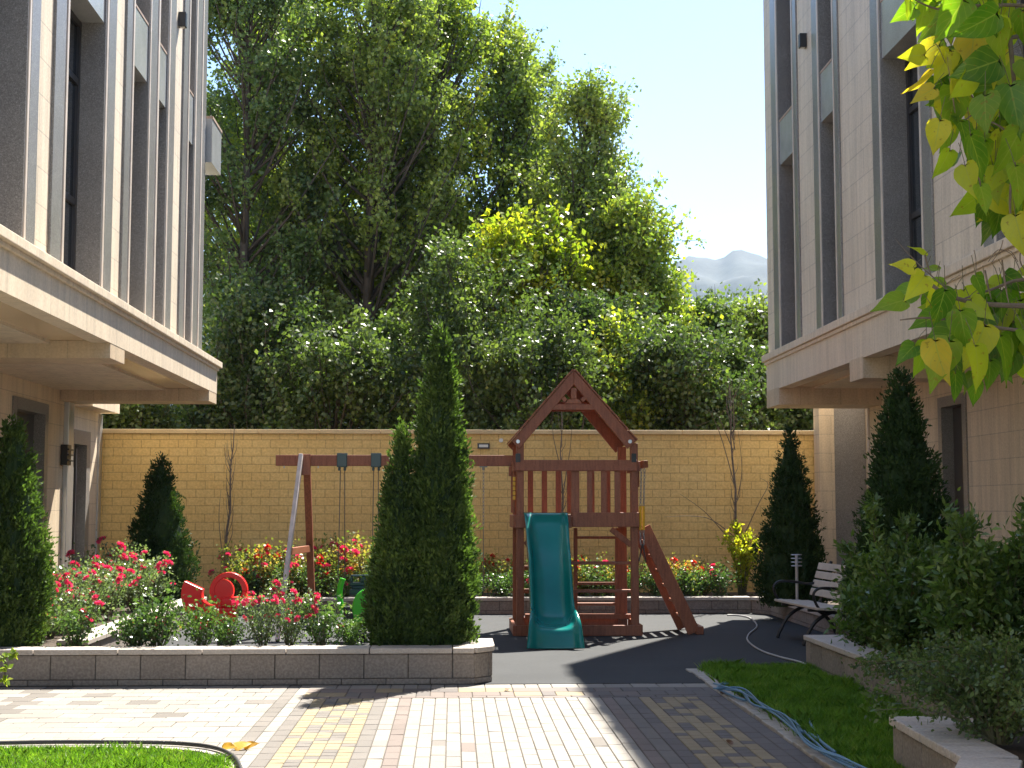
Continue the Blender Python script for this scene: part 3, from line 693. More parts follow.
def tree(name, label, cx, Y, toppy, hwpx, mat_, nleaf=30000, lowpy=400, lean=0, leafL=.115, group=None, up=.55, dense=1.25, trunkr=.16, ncl=None, stretch=.9):
    top = atY(cx, toppy, Y).z; base = atY(cx, 500, Y).x; sc = Y/FP; hw = hwpx*sc*(1.42 if toppy < 120 else 1.22); zl = max(.6, atY(cx, lowpy, Y).z); nleaf = int(nleaf*(.86 if toppy < 200 else 1.05))
    root = thing(name, (base-lean*0, Y, 0), label, 'tree', group)
    H = top-zl; top -= .35*stretch; H = top-zl; ncl = ncl or int(90*dense)
    tb = MB(); tpts = []
    ph = rng.uniform(0, 6, 2)
    for i in range(9):
        t_ = i/8; z = (top-.4)*t_
        tpts.append(Vector((base+lean*t_**1.5+.18*math.sin(2.5*t_+ph[0])*t_, Y+.15*math.sin(3*t_+ph[1]), z)))
    tb.tube(tpts, [trunkr*(1-.9*(i/8))+.012 for i in range(9)], 9)
    def tp(z):
        t_ = min(.999, max(0, z/(top-.4)))*8; i = int(t_); return tpts[i].lerp(tpts[i+1], t_-i)
    Ps, As = [], []
    per = nleaf//ncl
    for k in range(ncl):
        h = random.random()**.8
        prof = math.sin(math.pi*min(1, .14+h*.80))**.55
        a = random.uniform(0, 2*math.pi); rr_ = hw*prof*random.uniform(.2, 1.12)**.6
        c = tp(zl+H*h)+Vector((math.cos(a)*rr_, math.sin(a)*rr_*.65, 0)); c.z = zl+H*h
        zs = min(c.z-.15, max(top*random.uniform(.16, .42) if top > 6 else .5, c.z-rr_*random.uniform(.8, 1.5)-.3)); s_ = tp(zs)
        mid = s_.lerp(c, .5)+Vector((0, 0, -.1*rr_)); d = (c-s_); d.normalize()
        dd = (d*(1-up)+Vector((random.gauss(0, .12), random.gauss(0, .12), up))).normalized()
        e = c+dd*random.uniform(.3, .7)*stretch
        pl_ = [s_, mid, c, e]; tb.tube(pl_, [trunkr*.26*(1-.5*h)+.008, trunkr*.18*(1-.5*h)+.006, .014, .005], 5)
        nsub = 5
        for q_ in range(nsub):
            m_ = int(per/nsub); cen = np.array(mid.lerp(e, random.uniform(.25, 1.0))); off = np.array([random.gauss(0, .26), random.gauss(0, .26), random.gauss(0, .2)])*(.8+.25*stretch)
            L_ = random.uniform(.25, .65)*stretch; dv = unit(np.array(dd)+rng.normal(0, .35, 3))
            tb.tube([Vector(cen), Vector(cen+off*.6+dv*L_*.5), Vector(cen+off+dv*L_)], [.009, .006, .003], 4, caps=False)
            u = rng.random((m_, 1)); Pq = cen+off*u+dv*(u-.15)*L_*1.1+rng.normal(0, .085+.05*stretch, (m_, 3))*(1.15-.55*u)
            Ps.append(Pq); As.append(rng.normal(0, 1, (m_, 3))+np.array([0, 0, -.35]))
    P = np.concatenate(Ps); A = np.concatenate(As)
    V, F = leaf_quads(P, A, rng.uniform(.6, 1.15, len(P))*leafL, .72, .12)
    link('crown', np_mesh('crown', V, F), M[mat_], root)
    tb.build('trunk', M['bark'], root, smooth=True)
    return root
TG = 'tall trees beyond the yellow wall'
tree('poplar_tree', 'dark tall poplar rising just right of the left building', 236, 31, -60, 60, 'leaf_dark', 32000, 400, group=TG, up=.7)
tree('broadleaf_tree', 'tall green and yellow tree between the left poplar and the forked trunks', 300, 33, -35, 74, 'leaf_yellowing', 32000, 385, group=TG)
tree('broadleaf_tree', 'tall green tree above the left end of the swing beam', 368, 31.5, -30, 74, 'leaf_mid', 36000, 370, group=TG, trunkr=.2)
tree('broadleaf_tree', 'tall tree with yellowing tips above the twin thujas', 436, 33, -10, 72, 'leaf_yellowing', 34000, 370, group=TG, trunkr=.2)
tree('broadleaf_tree', 'green tree with pointed top between the thujas and the playset roof', 492, 34, 30, 42, 'leaf_mid', 32000, 370, group=TG, lean=.3)
tree('broadleaf_tree', 'green tree leaning right above the playset roof', 556, 32, 96, 40, 'leaf_mid', 24000, 340, lean=.9, group=TG)
tree('maple_tree', 'small bright yellow maple among darker trees, left of the playset roof', 520, 29.5, 232, 50, 'leaf_yellow', 11000, 340, leafL=.14, up=.4)
tree('broadleaf_tree', 'yellow-green tree right of the playset roof, its tip reaching the mountain', 630, 30, 206, 38, 'leaf_yellowing', 24000, 390, group=TG)
tree('broadleaf_tree', 'low dark tree below the mountain skyline', 700, 31, 312, 44, 'leaf_dark', 20000, 420, group=TG)
tree('broadleaf_tree', 'low dark tree half hidden by the right building', 776, 30, 314, 38, 'leaf_mid', 18000, 420, group=TG)
tree('broadleaf_tree', 'tree deep behind the left trunks, leaves coloured bright as if sunlit', 290, 39, 130, 100, 'leaf_yellowing', 22000, 420, group=TG, leafL=.17, stretch=1.3)  # yellow leaf colours on the deep trees stand in for sunlit foliage
tree('broadleaf_tree', 'tree deep behind the middle trunks, leaves coloured bright as if sunlit', 450, 40, 215, 100, 'leaf_yellowing', 16000, 420, group=TG, leafL=.17, stretch=1.3)
tree('broadleaf_tree', 'tree deep behind the playset roof, leaves coloured bright as if sunlit', 600, 38, 245, 80, 'leaf_yellowing', 16000, 420, group=TG, leafL=.17, stretch=1.3)
tree('broadleaf_tree', 'green tree filling the gap between the left poplar and the forked tree', 268, 35, -10, 60, 'leaf_mid', 26000, 300, group=TG)
tree('broadleaf_tree', 'yellow-green tree high up between the two middle trunks', 405, 35, 5, 60, 'leaf_yellowing', 26000, 300, group=TG)
tree('broadleaf_tree', 'airy green tree just left of the leaning right-hand tree', 524, 35.5, 66, 34, 'leaf_mid', 18000, 300, group=TG)
tree('broadleaf_tree', 'light green tree behind the tip of the playset roof', 592, 34, 165, 40, 'leaf_mid', 16000, 380, group=TG)
BG = 'leafy bushes standing behind the yellow wall'
names = ['first', 'second', 'third', 'fourth', 'fifth', 'sixth', 'seventh', 'eighth', 'ninth', 'tenth', 'eleventh', 'twelfth', 'thirteenth', 'fourteenth', 'fifteenth', 'sixteenth', 'seventeenth', 'eighteenth', 'nineteenth', 'twentieth']
for i, (cx, tp_, hw, mt) in enumerate(((130, 398, 40, 'leaf_shrub'), (205, 380, 52, 'leaf_yellowing'), (258, 300, 62, 'leaf_dark'), (335, 345, 66, 'leaf_mid'), (400, 320, 56, 'leaf_shrub'), (470, 262, 60, 'leaf_mid'),
      (535, 330, 60, 'leaf_shrub'), (590, 300, 56, 'leaf_dark'), (645, 335, 56, 'leaf_yellowing'), (695, 338, 50, 'leaf_dark'), (745, 358, 52, 'leaf_mid'), (800, 360, 50, 'leaf_dark'))):
    mt2 = {'leaf_shrub': 'leaf_under', 'leaf_mid': 'leaf_under', 'leaf_dark': 'leaf_under_dark', 'leaf_yellowing': 'leaf_yellowing'}[mt]
    col = {'leaf_shrub': 'grey-green', 'leaf_yellowing': 'yellowing', 'leaf_dark': 'dark green', 'leaf_mid': 'mid green'}[mt]
    tree('leafy_bush', f'{col} bush peering over the yellow wall, {names[i]} from the left', cx, 25.6+1.1*(i*2 % 3), tp_, hw, mt2, 19000, 520, group=BG, leafL=.105, ncl=70, up=.55, trunkr=.05, stretch=.95)

# ---------------- roses
def bloom_mesh(m):
    P, A = [], []
    for k in range(26):
        a = k*2.4; r = .006+.0011*k; P.append((math.cos(a)*r*.6, math.sin(a)*r*.6, -.012+.0*k)); A.append((math.cos(a)*(.2+.05*k), math.sin(a)*(.2+.05*k), 1.15-.03*k))
    n = len(P); V, F = leaf_quads(np.array(P), np.array(A), .034, 1.05, .18)
    me = np_mesh('bloom', V, F); me.materials.append(m); return me
BL = {'pink': bloom_mesh(M['petal_pink']), 'red': bloom_mesh(M['petal_red'])}
def rose_proto(h, w_, leafm, colr, nb, nl=1500, leafL=.042):
    root = bpy.data.objects.new('rose_bush', None); COL.objects.link(root)
    st = MB(); Ps, As = [], []; tips = []
    ns = 16
    for k in range(ns):
        a = 2*math.pi*k/ns+random.uniform(-.2, .2); r_ = w_*random.uniform(.15, 1)**.7; hh = h*random.uniform(.55, 1.25)*(1-.2*(r_/w_)**2)
        p = [Vector((math.cos(a)*.03, math.sin(a)*.03, 0)), Vector((math.cos(a)*r_*.45, math.sin(a)*r_*.45, hh*.5)), Vector((math.cos(a)*r_*.8, math.sin(a)*r_*.8, hh*.85)), Vector((math.cos(a)*r_, math.sin(a)*r_, hh))]
        st.tube(p, [.006, .005, .004, .003], 5); tips.append(p[-1]); sp = spline(p, 5)
        m_ = nl//ns; idx = rng.integers(3, len(sp), m_); base = np.array([sp[i] for i in idx])
        Ps.append(base+rng.normal(0, .055, (m_, 3))); As.append(rng.normal(0, 1, (m_, 3))+np.array([0, 0, .25]))
    V, F = leaf_quads(np.concatenate(Ps), np.concatenate(As), rng.uniform(.65, 1.2, sum(len(q) for q in Ps))*leafL, .68, .1)
    V[:, 2] = np.maximum(V[:, 2], .01)
    fo = bpy.data.objects.new('foliage', np_mesh('foliage', V, F)); COL.objects.link(fo); fo.data.materials.append(leafm); fo.parent = root
    so_ = bpy.data.objects.new('stem', st.mesh('stem')); COL.objects.link(so_); so_.data.materials.append(M['twig_green']); so_.parent = root
    for k in range(nb):
        b = bpy.data.objects.new('bloom', BL[colr]); COL.objects.link(b); b.parent = root
        t_ = tips[k % ns]; b.location = t_+Vector((random.gauss(0, .05), random.gauss(0, .05), random.uniform(-.05, .05))) if k < ns else t_*random.uniform(.8, 1)+Vector((0, 0, .02))
        b.rotation_euler = (random.gauss(0, .6), random.gauss(0, .6), random.uniform(0, 6)); b.scale = (random.uniform(.8, 1.4),)*3
    return root
protos = {('pink', 'g'): [rose_proto(.62, .34, M['rose_leaf_pale'], 'pink', 14, 1300) for _ in range(2)], ('red', 'g'): [rose_proto(.5, .32, M['rose_leaf'], 'red', 5, 1300)],
          ('red', 'w'): [rose_proto(.55, .34, M['rose_leaf_warm'], 'red', 6) for _ in range(2)], ('pink', 'w'): [rose_proto(.6, .34, M['rose_leaf_warm'], 'pink', 12)], ('none', 'g'): [rose_proto(.36, .25, M['rose_leaf'], 'pink', 2, 900), rose_proto(.32, .27, M['rose_leaf'], 'pink', 1, 1000), rose_proto(.40, .22, M['rose_leaf'], 'pink', 3, 800)]}
used = set()
def rose(kind, x, y, z, s, label, group):
    L = protos[kind]; pr = random.choice(L)
    if pr.name in used: o = copy_tree(pr)
    else: o = pr; used.add(pr.name)
    o.location = (x, y, z); o.rotation_euler = (0, 0, random.uniform(0, 6)); o.scale = (s*random.uniform(.9, 1.1), s*random.uniform(.9, 1.1), s)
    tag(o, label, 'rose bush', group); return o
FG = 'rose bushes in the front planter'
front = [(76, 'none', .95), (136, 'none', 1.0), (158, 'none', 1.2), (200, 'none', .95), (228, 'none', .7), (262, 'pink', .8), (288, 'pink', .85), (320, 'none', 1.0), (349, 'none', .8)]
for i, (px, k, s) in enumerate(front):
    x = atY(px, 620, 13.6).x; rose((k, 'g'), x, 13.62+random.uniform(-.08, .12), .27, s, f'low rose bush in the front planter, {names[i]} from its left', FG)
LG = 'rose bushes in the left planter'
lefts = [(88, 14.3, .9), (75, 14.8, 1.05), (95, 15.4, 1.15), (60, 15.6, 1.2), (110, 16.3, 1.15), (85, 17, 1.25), (128, 17.2, 1.15), (105, 18.2, 1.35), (140, 18.6, 1.3), (122, 19.6, 1.4), (165, 19.8, 1.1), (150, 21.3, 1.35)]
for i, (px, Y, s) in enumerate(lefts):
    x = min(atY(px, 600, Y).x, -4.08); s *= .84; rose(('pink', 'g'), x, Y, .27, s, f'pink rose bush in the left planter, {names[i]} counting away from the viewer', LG)
RG = 'rose bushes in the back planter'
xs = list(np.linspace(-3.35, -1.0, 8))+[-.6, .0, .42, .8, 1.2, 1.6, 2.0, 2.4, 2.8, 3.2, 3.6, 3.95]
for i, x in enumerate(xs):
    left = x < -1.0
    k = ('pink', 'w') if left and i % 2 == 0 else ('red', 'w')
    rose(k, x, 22.25+random.uniform(-.2, .2), .2, random.uniform(1.1, 1.35) if left else random.uniform(.85, 1.1), f'{"pink" if k[0]=="pink" else "red"} rose bush in the back planter, {names[i]} from its left', RG)
GG = 'low green rose shrubs edging the back planter'
for i, x in enumerate(np.linspace(-3.1, 4.1, 16)):
    rose(('none', 'g'), x, 21.88, .2, random.uniform(.95, 1.25), f'low green shrub at the back planter edge, {names[i]} from its left', GG)
for L in protos.values():
    for pr in L:
        if pr.name not in used:
            for ch in list(pr.children): bpy.data.objects.remove(ch)
            bpy.data.objects.remove(pr)

# ---------------- saplings, shrubs
def sapling(label, px, Y, basepy, toppx, toppy, twigs, r=.03, name='bare_sapling', mat_='bark_dry', z0=.2, forks=()):
    b_ = atY(px, basepy, Y); b_.z = z0; t_ = atY(toppx, toppy, Y); root = thing(name, b_, label, 'sapling')
    m = MB(); pts = [b_.lerp(t_, k/8)+Vector((.02*math.sin(k*1.9), .02*math.cos(k*1.3), 0)) for k in range(9)]
    m.tube(pts, [r*(1-.8*k/8) for k in range(9)], 8); m.build('trunk', M[mat_], root)
    br = MB()
    for k in range(twigs):
        i = random.uniform(.25, .95); s_ = b_.lerp(t_, i); a = random.uniform(0, 6.28); L = random.uniform(.15, .45)
        e = s_+Vector((math.cos(a)*L*.28, math.sin(a)*L*.28, L)); br.tube([s_, s_.lerp(e, .5)+Vector((math.cos(a)*.03, math.sin(a)*.03, 0)), e], [.006, .004, .002], 5)
    for f_ in forks:
        pts = [atY(x, y, Y+dy) for x, y, dy in f_]; sp = spline(pts, 5); br.tube(sp, [.009*(1-.75*k/(len(sp)-1)) for k in range(len(sp))], 5)
    br.build('branch', M[mat_], root); return root
sapling('leafless sapling against the wall left of the swing frame', 224, 22.9, 580, 234, 425, 26, .028, forks=[[(223, 560, 0), (219, 520, 0), (221, 490, 0)], [(226, 550, 0), (232, 535, 0), (233, 525, 0)]])
sapling('leafless sapling seen through the playset tower', 563, 22.9, 590, 561, 405, 22, .024, forks=[[(562, 500, 0), (570, 450, 0), (572, 425, 0)], [(561, 470, 0), (554, 440, 0), (552, 420, 0)]])
sapling('leafless forked sapling by the yellow shrub near the right thuja', 740, 22.7, 585, 729, 385, 20, .03, forks=[
    [(736, 490, 0), (722, 440, .1), (712, 415, 0), (704, 402, 0)], [(737, 500, 0), (742, 470, 0), (738, 430, 0)], [(733, 450, 0), (720, 420, 0), (712, 408, 0)], [(742, 540, 0), (758, 505, 0), (768, 485, 0), (760, 478, 0)],
    [(735, 450, 0), (727, 405, 0), (726, 380, 0)], [(734, 440, 0), (733, 400, 0), (731, 378, 0)], [(738, 540, -.1), (712, 520, -.1), (690, 516, -.1), (664, 517, -.1)], [(730, 540, -.1), (705, 512, -.1), (680, 494, -.1)]])
sapling('slim twiggy sapling just left of the short thuja tip', 431, 22.9, 590, 428, 440, 16, .012)
def shrub(name, label, x, y, z0, h, w_, mat_, nl, leafL, nst=14, wr=.5, droop=0, spread=.07, stem='twig_green', leafW=.6):
    root = thing(name, (x, y, z0), label, 'shrub'); st = MB(); Ps, As = [], []
    for k in range(nst):
        a = 2*math.pi*random.random(); r_ = w_*random.random()**.5; hh = h*random.choice((random.uniform(.5, .85), random.uniform(.7, 1.15)))*(1-.3*(r_/w_)**2)
        p = [Vector((x+math.cos(a)*.05, y+math.sin(a)*.05, z0)), Vector((x+math.cos(a)*r_*.4, y+math.sin(a)*r_*.4, z0+hh*.55)), Vector((x+math.cos(a)*r_*.8, y+math.sin(a)*r_*.8, z0+hh*.88)), Vector((x+math.cos(a)*r_*(1+droop), y+math.sin(a)*r_*(1+droop), z0+hh*(1-droop*.6)))]
        st.tube(p, [.011, .008, .005, .002], 5); sp = spline(p, 8); m_ = nl//nst
        t_ = rng.uniform(4, len(sp)-1.01, m_); i0 = t_.astype(int); fr = (t_-i0)[:, None]; spn = np.array(sp); base = spn[i0]*(1-fr)+spn[i0+1]*fr
        tan = unit(spn[i0+1]-spn[i0]); A = tan*.6+unit(rng.normal(0, 1, (m_, 3)))*1.0
        Ps.append(base+rng.normal(0, spread, (m_, 3))*rng.random((m_, 1))); As.append(A)
    P = np.concatenate(Ps); P[:, 2] = np.maximum(P[:, 2], z0+.02)
    V, F = leaf_quads(P, np.concatenate(As), rng.uniform(.6, 1.2, len(P))*leafL, leafW, .1)
    link('foliage', np_mesh('foliage', V, F), M[mat_], root); st.build('stem', M[stem], root); return root
q = atY(742, 590, 22.4); shrub('yellow_shrub', 'bright yellow shrub at the foot of the forked sapling', q.x, 22.4, .2, atY(742, 520, 22.4).z-.2, .27, 'leaf_yellow', 1500, .07, 16)
q = atY(905, 600, 11.3); shrub('flowering_shrub', 'dense dark shrub below the broad thuja, spilling over the middle coping', q.x+.08, 11.5, .3, .9, .55, 'bush_leaf', 9500, .068, 44, spread=.09, leafW=.42)
shrub('flowering_shrub', 'green shrub just right of the bench with upright shoots', atY(878, 600, 13.4).x, 13.4, .3, .85, .30, 'bush_leaf', 3600, .075, 26, spread=.07, leafW=.42)
shrub('flowering_shrub', 'tall leafy shrub at the right edge with pointed light shoots', atY(1003, 600, 10.0).x, 10.0, .3, 1.25, .58, 'bush_leaf', 9500, .08, 44, spread=.08, leafW=.38)
shrub('flowering_shrub', 'leafy shrub between the broad thuja and the right wall', atY(960, 600, 12.0).x, 12.0, .3, 1.0, .55, 'bush_leaf', 7000, .075, 36, spread=.09, leafW=.4)
shrub('flowering_shrub', 'shrub with arching shoots before the trunk of the broad thuja', atY(900, 600, 12.3).x-.1, 12.3, .3, 1.25, .42, 'bush_leaf', 3000, .08, 18, spread=.05, leafW=.38)
shrub('spreading_shrub', 'fine-leaved pale shrub drooping over the near coping in the corner', atY(1000, 700, 7.9).x, 7.9, .3, .62, .60, 'leaf_shrub', 9000, .036, 44, droop=.25, spread=.07)
shrub('spreading_shrub', 'fine-leaved pale shrub leaning over the lawn behind the near coping', atY(950, 680, 9.3).x, 9.3, .3, .38, .55, 'leaf_shrub', 6500, .034, 36, droop=.3, spread=.07)
shrub('red_leaved_shrub', 'small dark red leaved shrub behind the bench back', atY(850, 560, 16.8).x+.25, 16.8, .2, .75, .3, 'petal_red', 260, .05, 14)
shrub('spirea_shrub', 'small yellow-green shrub against the end of the bench', atY(846, 560, 15.6).x+.1, 15.6, .2, .85, .25, 'bush_leaf', 1600, .06, 16)
# sprig entering at the left edge
sg = thing('leafy_shrub', atZ(-70, 740, 0)+Vector((-.3, 0, 0)), 'bright green sprig poking in at the left edge above the paving', 'shrub')
st = MB(); Ps = []; As = []; Yq = 9.6
for pts in ([(-120, 760), (-60, 700), (-15, 665), (8, 657), (16, 652)], [(-120, 760), (-50, 690), (-8, 672), (8, 668)], [(-120, 760), (-40, 705), (-6, 683), (6, 680)], [(-110, 720), (-50, 660), (-25, 640), (-12, 638)]):
    sp = spline([atY(x, y, Yq) for x, y in pts], 8); st.tube(sp, .0035, 5)
    for i in range(10, len(sp)):
        Ps += [sp[i]]*2; As += [Vector(rng.normal(0, 1, 3))+Vector((.5, 0, 0)) for _ in range(2)]
V, F = leaf_quads(np.array(Ps), np.array(As), rng.uniform(.03, .055, len(Ps)), .7, .12); link('foliage', np_mesh('foliage', V, F), M['leaf_yellowing'], sg); st.build('stem', M['twig_green'], sg)

# ---------------- catalpa (foreground, upper right)
def heart_leaf(base, axis, nrm, L):
    """curved heart-shaped leaf as a grid; returns verts, faces"""
    axis = axis.normalized(); s_ = axis.cross(nrm).normalized(); nn = s_.cross(axis).normalized()
    prof = [(-.05, .13), (.0, .28), (.12, .335), (.28, .345), (.45, .29), (.62, .20), (.78, .105), (.9, .04), (1.0, .0)]
    V = []; F = []; curl = random.uniform(.15, .5); cup = random.uniform(.05, .35); tw = random.uniform(-.3, .3)
    for i, (t_, w_) in enumerate(prof):
        for j in (-1, -.5, 0, .5, 1):
            x_ = t_; y_ = j*w_
            if i == 0 and j == 0: x_ = .04
            z_ = -curl*t_*t_*.5+cup*abs(j)*w_*.8+.03*math.sin(9*t_+4*j)*abs(j)+tw*j*w_*t_
            V.append(base+axis*(x_*L)+s_*(y_*L)+nn*(z_*L))
    for i in range(len(prof)-1):
        for j in range(4): F.append((i*5+j, i*5+j+1, (i+1)*5+j+1, (i+1)*5+j))
    return V, F
CT = thing('catalpa_tree', (4.4, 6.2, .3), 'catalpa tree whose large yellow-green leaves hang in at the upper right', 'tree')
tk = MB(); tk.tube([(4.4, 6.2, .0), (4.35, 6.25, 1.2), (4.3, 6.3, 2.4), (4.1, 6.3, 3.6), (4.2, 6.4, 5)], [.11, .095, .085, .06, .03], 12); tk.build('trunk', M['bark'], CT, smooth=True)
def br(pts, r0=.012, Y=6.5):
    return spline([atY(x, y, Y+dy) for x, y, dy in pts], 6), r0
B = [br([(1400, 60, 0), (1200, 20, 0), (1060, 30, 0), (1000, 40, 0), (960, 48, 0)], .022), br([(1060, 30, 0), (1040, 70, -.1), (1000, 95, -.1), (965, 120, 0)]), br([(1300, 130, .2), (1120, 110, .1), (1024, 100, 0), (985, 110, 0), (960, 75, .1)]),
     br([(1200, 20, 0), (1010, 5, .1), (945, 10, .1), (915, 0, 0)]), br([(1350, 200, 0), (1150, 190, 0), (1050, 170, 0), (1005, 130, 0), (985, 120, .1)]), br([(1010, 40, 0), (1016, 120, 0), (1010, 200, 0), (1014, 235, 0)]),
     br([(1400, 250, 0), (1200, 300, 0), (1090, 305, 0), (1000, 305, 0), (950, 296, 0), (920, 275, 0), (905, 262, 0)], .02), br([(1090, 305, 0), (1030, 280, .1), (990, 290, 0), (960, 300, 0)]), br([(1100, 310, -.1), (1040, 330, -.1), (980, 325, 0), (930, 318, 0), (900, 320, 0)]),
     br([(960, 300, 0), (925, 270, 0), (905, 250, 0), (895, 238, 0)], .004), br([(1040, 200, 0), (1020, 255, 0), (1030, 275, 0)], .006)]
bb = MB()
for sp, r0 in B: bb.tube(sp, [r0*(1-.75*k/(len(sp)-1)) for k in range(len(sp))], 7)
for px, py, l in ((948, 55, 60), (975, 152, 38), (1010, 120, 60), (925, 255, 20), (1002, 260, 45), (985, 270, 30)):    # seed pods
    a = atY(px, py, 6.45); bb.tube([a, a+Vector((.01, 0, -l*.5/FP*6.5)), a+Vector((.03, .01, -l/FP*6.5))], [.004, .005, .002], 6)
for pts in ([(992, 262), (1000, 250), (1003, 240)], [(975, 288), (976, 262), (974, 250)], [(1018, 262), (1008, 250), (990, 258)], [(1022, 275), (1012, 255), (998, 250), (988, 262)]):
    bb.tube(spline([atY(x, y, 6.4) for x, y in pts], 4), .0022, 5)
bb.build('branch', M['bark_dry'], CT)
leafpos = []
# (attachment px,py, length px, direction angle deg from down (+ = right), yellow?)
hand = [(905, 300, 42, -75, 1), (925, 275, 40, -40, 1), (915, 268, 28, -100, 2), (945, 290, 44, -10, 1), (935, 340, 52, 12, 2), (915, 345, 34, -50, 1), (950, 340, 60, -25, 1), (960, 330, 52, -60, 1), (985, 325, 56, -20, 0), (1000, 335, 58, 10, 0), (975, 345, 50, 5, 0),
        (1012, 330, 52, 0, 0), (1020, 300, 50, 30, 0), (995, 300, 40, -60, 1), (970, 300, 34, 40, 0), (1005, 275, 36, 60, 0), (985, 285, 30, -10, 2), (940, 315, 40, -70, 1), (955, 372, 34, 5, 1), (990, 360, 36, -5, 1), (1015, 350, 48, -15, 0), (1024, 330, 50, 20, 0), (960, 310, 46, 15, 0),
        (930, 305, 30, 60, 1), (975, 275, 30, 30, 0),
        (940, 45, 48, -60, 2), (950, 50, 42, -20, 2), (945, 62, 60, 5, 2), (930, 70, 40, -35, 2), (960, 35, 44, 30, 2), (975, 30, 50, -10, 2), (925, 55, 36, -80, 2), (915, 8, 34, -60, 1), (925, 0, 45, -10, 0), (905, -5, 30, 10, 0), (960, 2, 40, -30, 0), (985, -5, 45, 10, 0), (1000, 20, 50, 0, 0),
        (955, 90, 58, -15, 1), (945, 100, 44, 8, 2), (975, 70, 56, -35, 0), (1000, 60, 60, -70, 0), (985, 95, 50, -10, 1), (1010, 85, 60, 10, 0), (1024, 60, 50, 20, 1), (960, 120, 60, 5, 0), (970, 135, 56, 25, 0), (950, 150, 36, -20, 1), (965, 165, 40, 5, 0), (985, 140, 56, -5, 0),
        (1000, 130, 60, 15, 0), (1020, 130, 56, -25, 0), (1015, 165, 50, 8, 1), (995, 170, 46, -8, 0), (980, 185, 34, 10, 0), (1024, 190, 52, -12, 0), (1015, 215, 48, 10, 0), (1008, 25, 44, -20, 0), (1022, 10, 46, 5, 0), (940, 120, 40, -5, 2), (935, 88, 32, -60, 2), (1018, 105, 40, 40, 0)]
for px, py, L, an, ye in hand: leafpos.append((px, py, L, an, ye, random.uniform(-.35, .25)))
for k in range(170):                             # the crown goes on beyond the frame
    px = random.uniform(1035, 1500); py = random.choice((random.uniform(-420, 240), random.uniform(255, 380))); leafpos.append((px, py, random.uniform(34, 58), random.gauss(0, 35), 0 if random.random() < .7 else 1, random.uniform(-.6, .6)))
for px, py, L, an, ye in list(hand):
    for _ in range(random.choice((1, 2, 2))): leafpos.append((px+random.uniform(8, 30), py+random.uniform(-14, 14), L*random.uniform(.7, .95), an+random.gauss(0, 30), 0, random.uniform(.2, .5)))
for k in range(60):
    px = random.uniform(930, 1035); py = random.uniform(-200, 20); leafpos.append((px, py, random.uniform(34, 58), random.gauss(0, 35), 0, random.uniform(-.5, .5)))
for k in range(46):
    py = random.uniform(10, 215); leafpos.append((random.uniform(938+max(0, py-60)*.33, 1040), py, random.uniform(34, 52), random.gauss(0, 30), 0 if random.random() < .75 else 1, random.uniform(.05, .6)))
for k in range(22):
    leafpos.append((random.uniform(925, 1040), random.uniform(285, 345), random.uniform(34, 50), random.gauss(0, 35), 0, random.uniform(.05, .5)))
g1, g2 = MB(), MB(); pet = MB()
for px, py, L, an, ye, dy in leafpos:
    a = atY(px, py, 6.5+dy); Lm = L/FP*6.5*.93; r_ = R(an)
    ax = (cR*math.sin(r_)-cU*math.cos(r_)+Vector((0, random.gauss(0, .35), 0))).normalized()
    nn = Vector((random.gauss(0, .9), -1, random.uniform(-.3, 1.0))).normalized()
    V, F = heart_leaf(a, ax, nn, Lm); (g2 if ye == 2 else g1).add(V, F)
    p2 = a-ax*Lm*.35+Vector((random.uniform(-.03, .03), 0, .05)); pet.tube([a+ax*.01, a.lerp(p2, .5)+Vector((0, 0, .01)), p2], .0018, 4, caps=False)
def leaf_uv(o):
    me = o.data; uv = me.uv_layers.new(name='leaf'); n = len(me.loops); vi = np.zeros(n, dtype=np.int32); me.loops.foreach_get('vertex_index', vi)
    k = vi % 45; uv.data.foreach_set('uv', np.stack([(k % 5)/4, (k//5)/8], 1).astype(np.float32).ravel())
leaf_uv(g1.build('leaves', M['catalpa_leaf'], CT, smooth=True)); leaf_uv(g2.build('leaves', M['catalpa_yellow'], CT, smooth=True)); tag(pet.build('leaf_stalks', M['twig_green'], CT), kind='stuff')

# ================================================================== PLAYSET
YF, YK = 17.9, 19.0
def fx(px, py=520, Y=YF): return atY(px, py, Y).x
def fz(py, Y=YF, px=575): return atY(px, py, Y).z
PS = thing('wooden_playset', (fx(578), 18.45, 0), 'dark red wooden play tower with gabled roof frame, climbing ladder and swing beam', 'playset')
wd_ = M['wood']
def part(name, f_, m=None, parent=None, bevel=.006):
    b = MB(); f_(b); return b.build(name, m or wd_, parent or PS, bevel=bevel)
xl0, xl1, xr0, xr1 = fx(516.5), fx(524), fx(631), fx(638.5)
ztop = fz(443)
for (a, b_, y0) in ((xl0, xl1, YF), (xr0, xr1, YF)):
    part('post', lambda b: b.box(a, b_, y0, y0+.09, 0.0, ztop))
for a in (xl0+.0, xr0-.03):
    part('post', lambda b: b.box(a, a+.11, YK, YK+.09, 0, ztop))
part('base_beam', lambda b: b.box(fx(515), fx(641), YF-.045, YF-.001, .0, .13))
part('base_beam', lambda b: b.box(fx(517), fx(638), YK+.095, YK+.14, .0, .14))
part('base_beam', lambda b: b.box(xl0-.045, xl0-.001, YF, YK+.09, .0, .13)); part('base_beam', lambda b: b.box(xr1+.001, xr1+.045, YF, YK+.09, .0, .13))
zd = fz(513)
part('deck_beam', lambda b: b.box(fx(572), fx(639), YF-.05, YF-.001, fz(527), fz(512.5)))
part('deck_beam', lambda b: b.box(fx(515), fx(571.5), YF-.045, YF-.001, fz(528), fz(515)))
part('deck_beam', lambda b: b.box(xl1, xr0, YK+.092, YK+.135, fz(528), fz(515)))
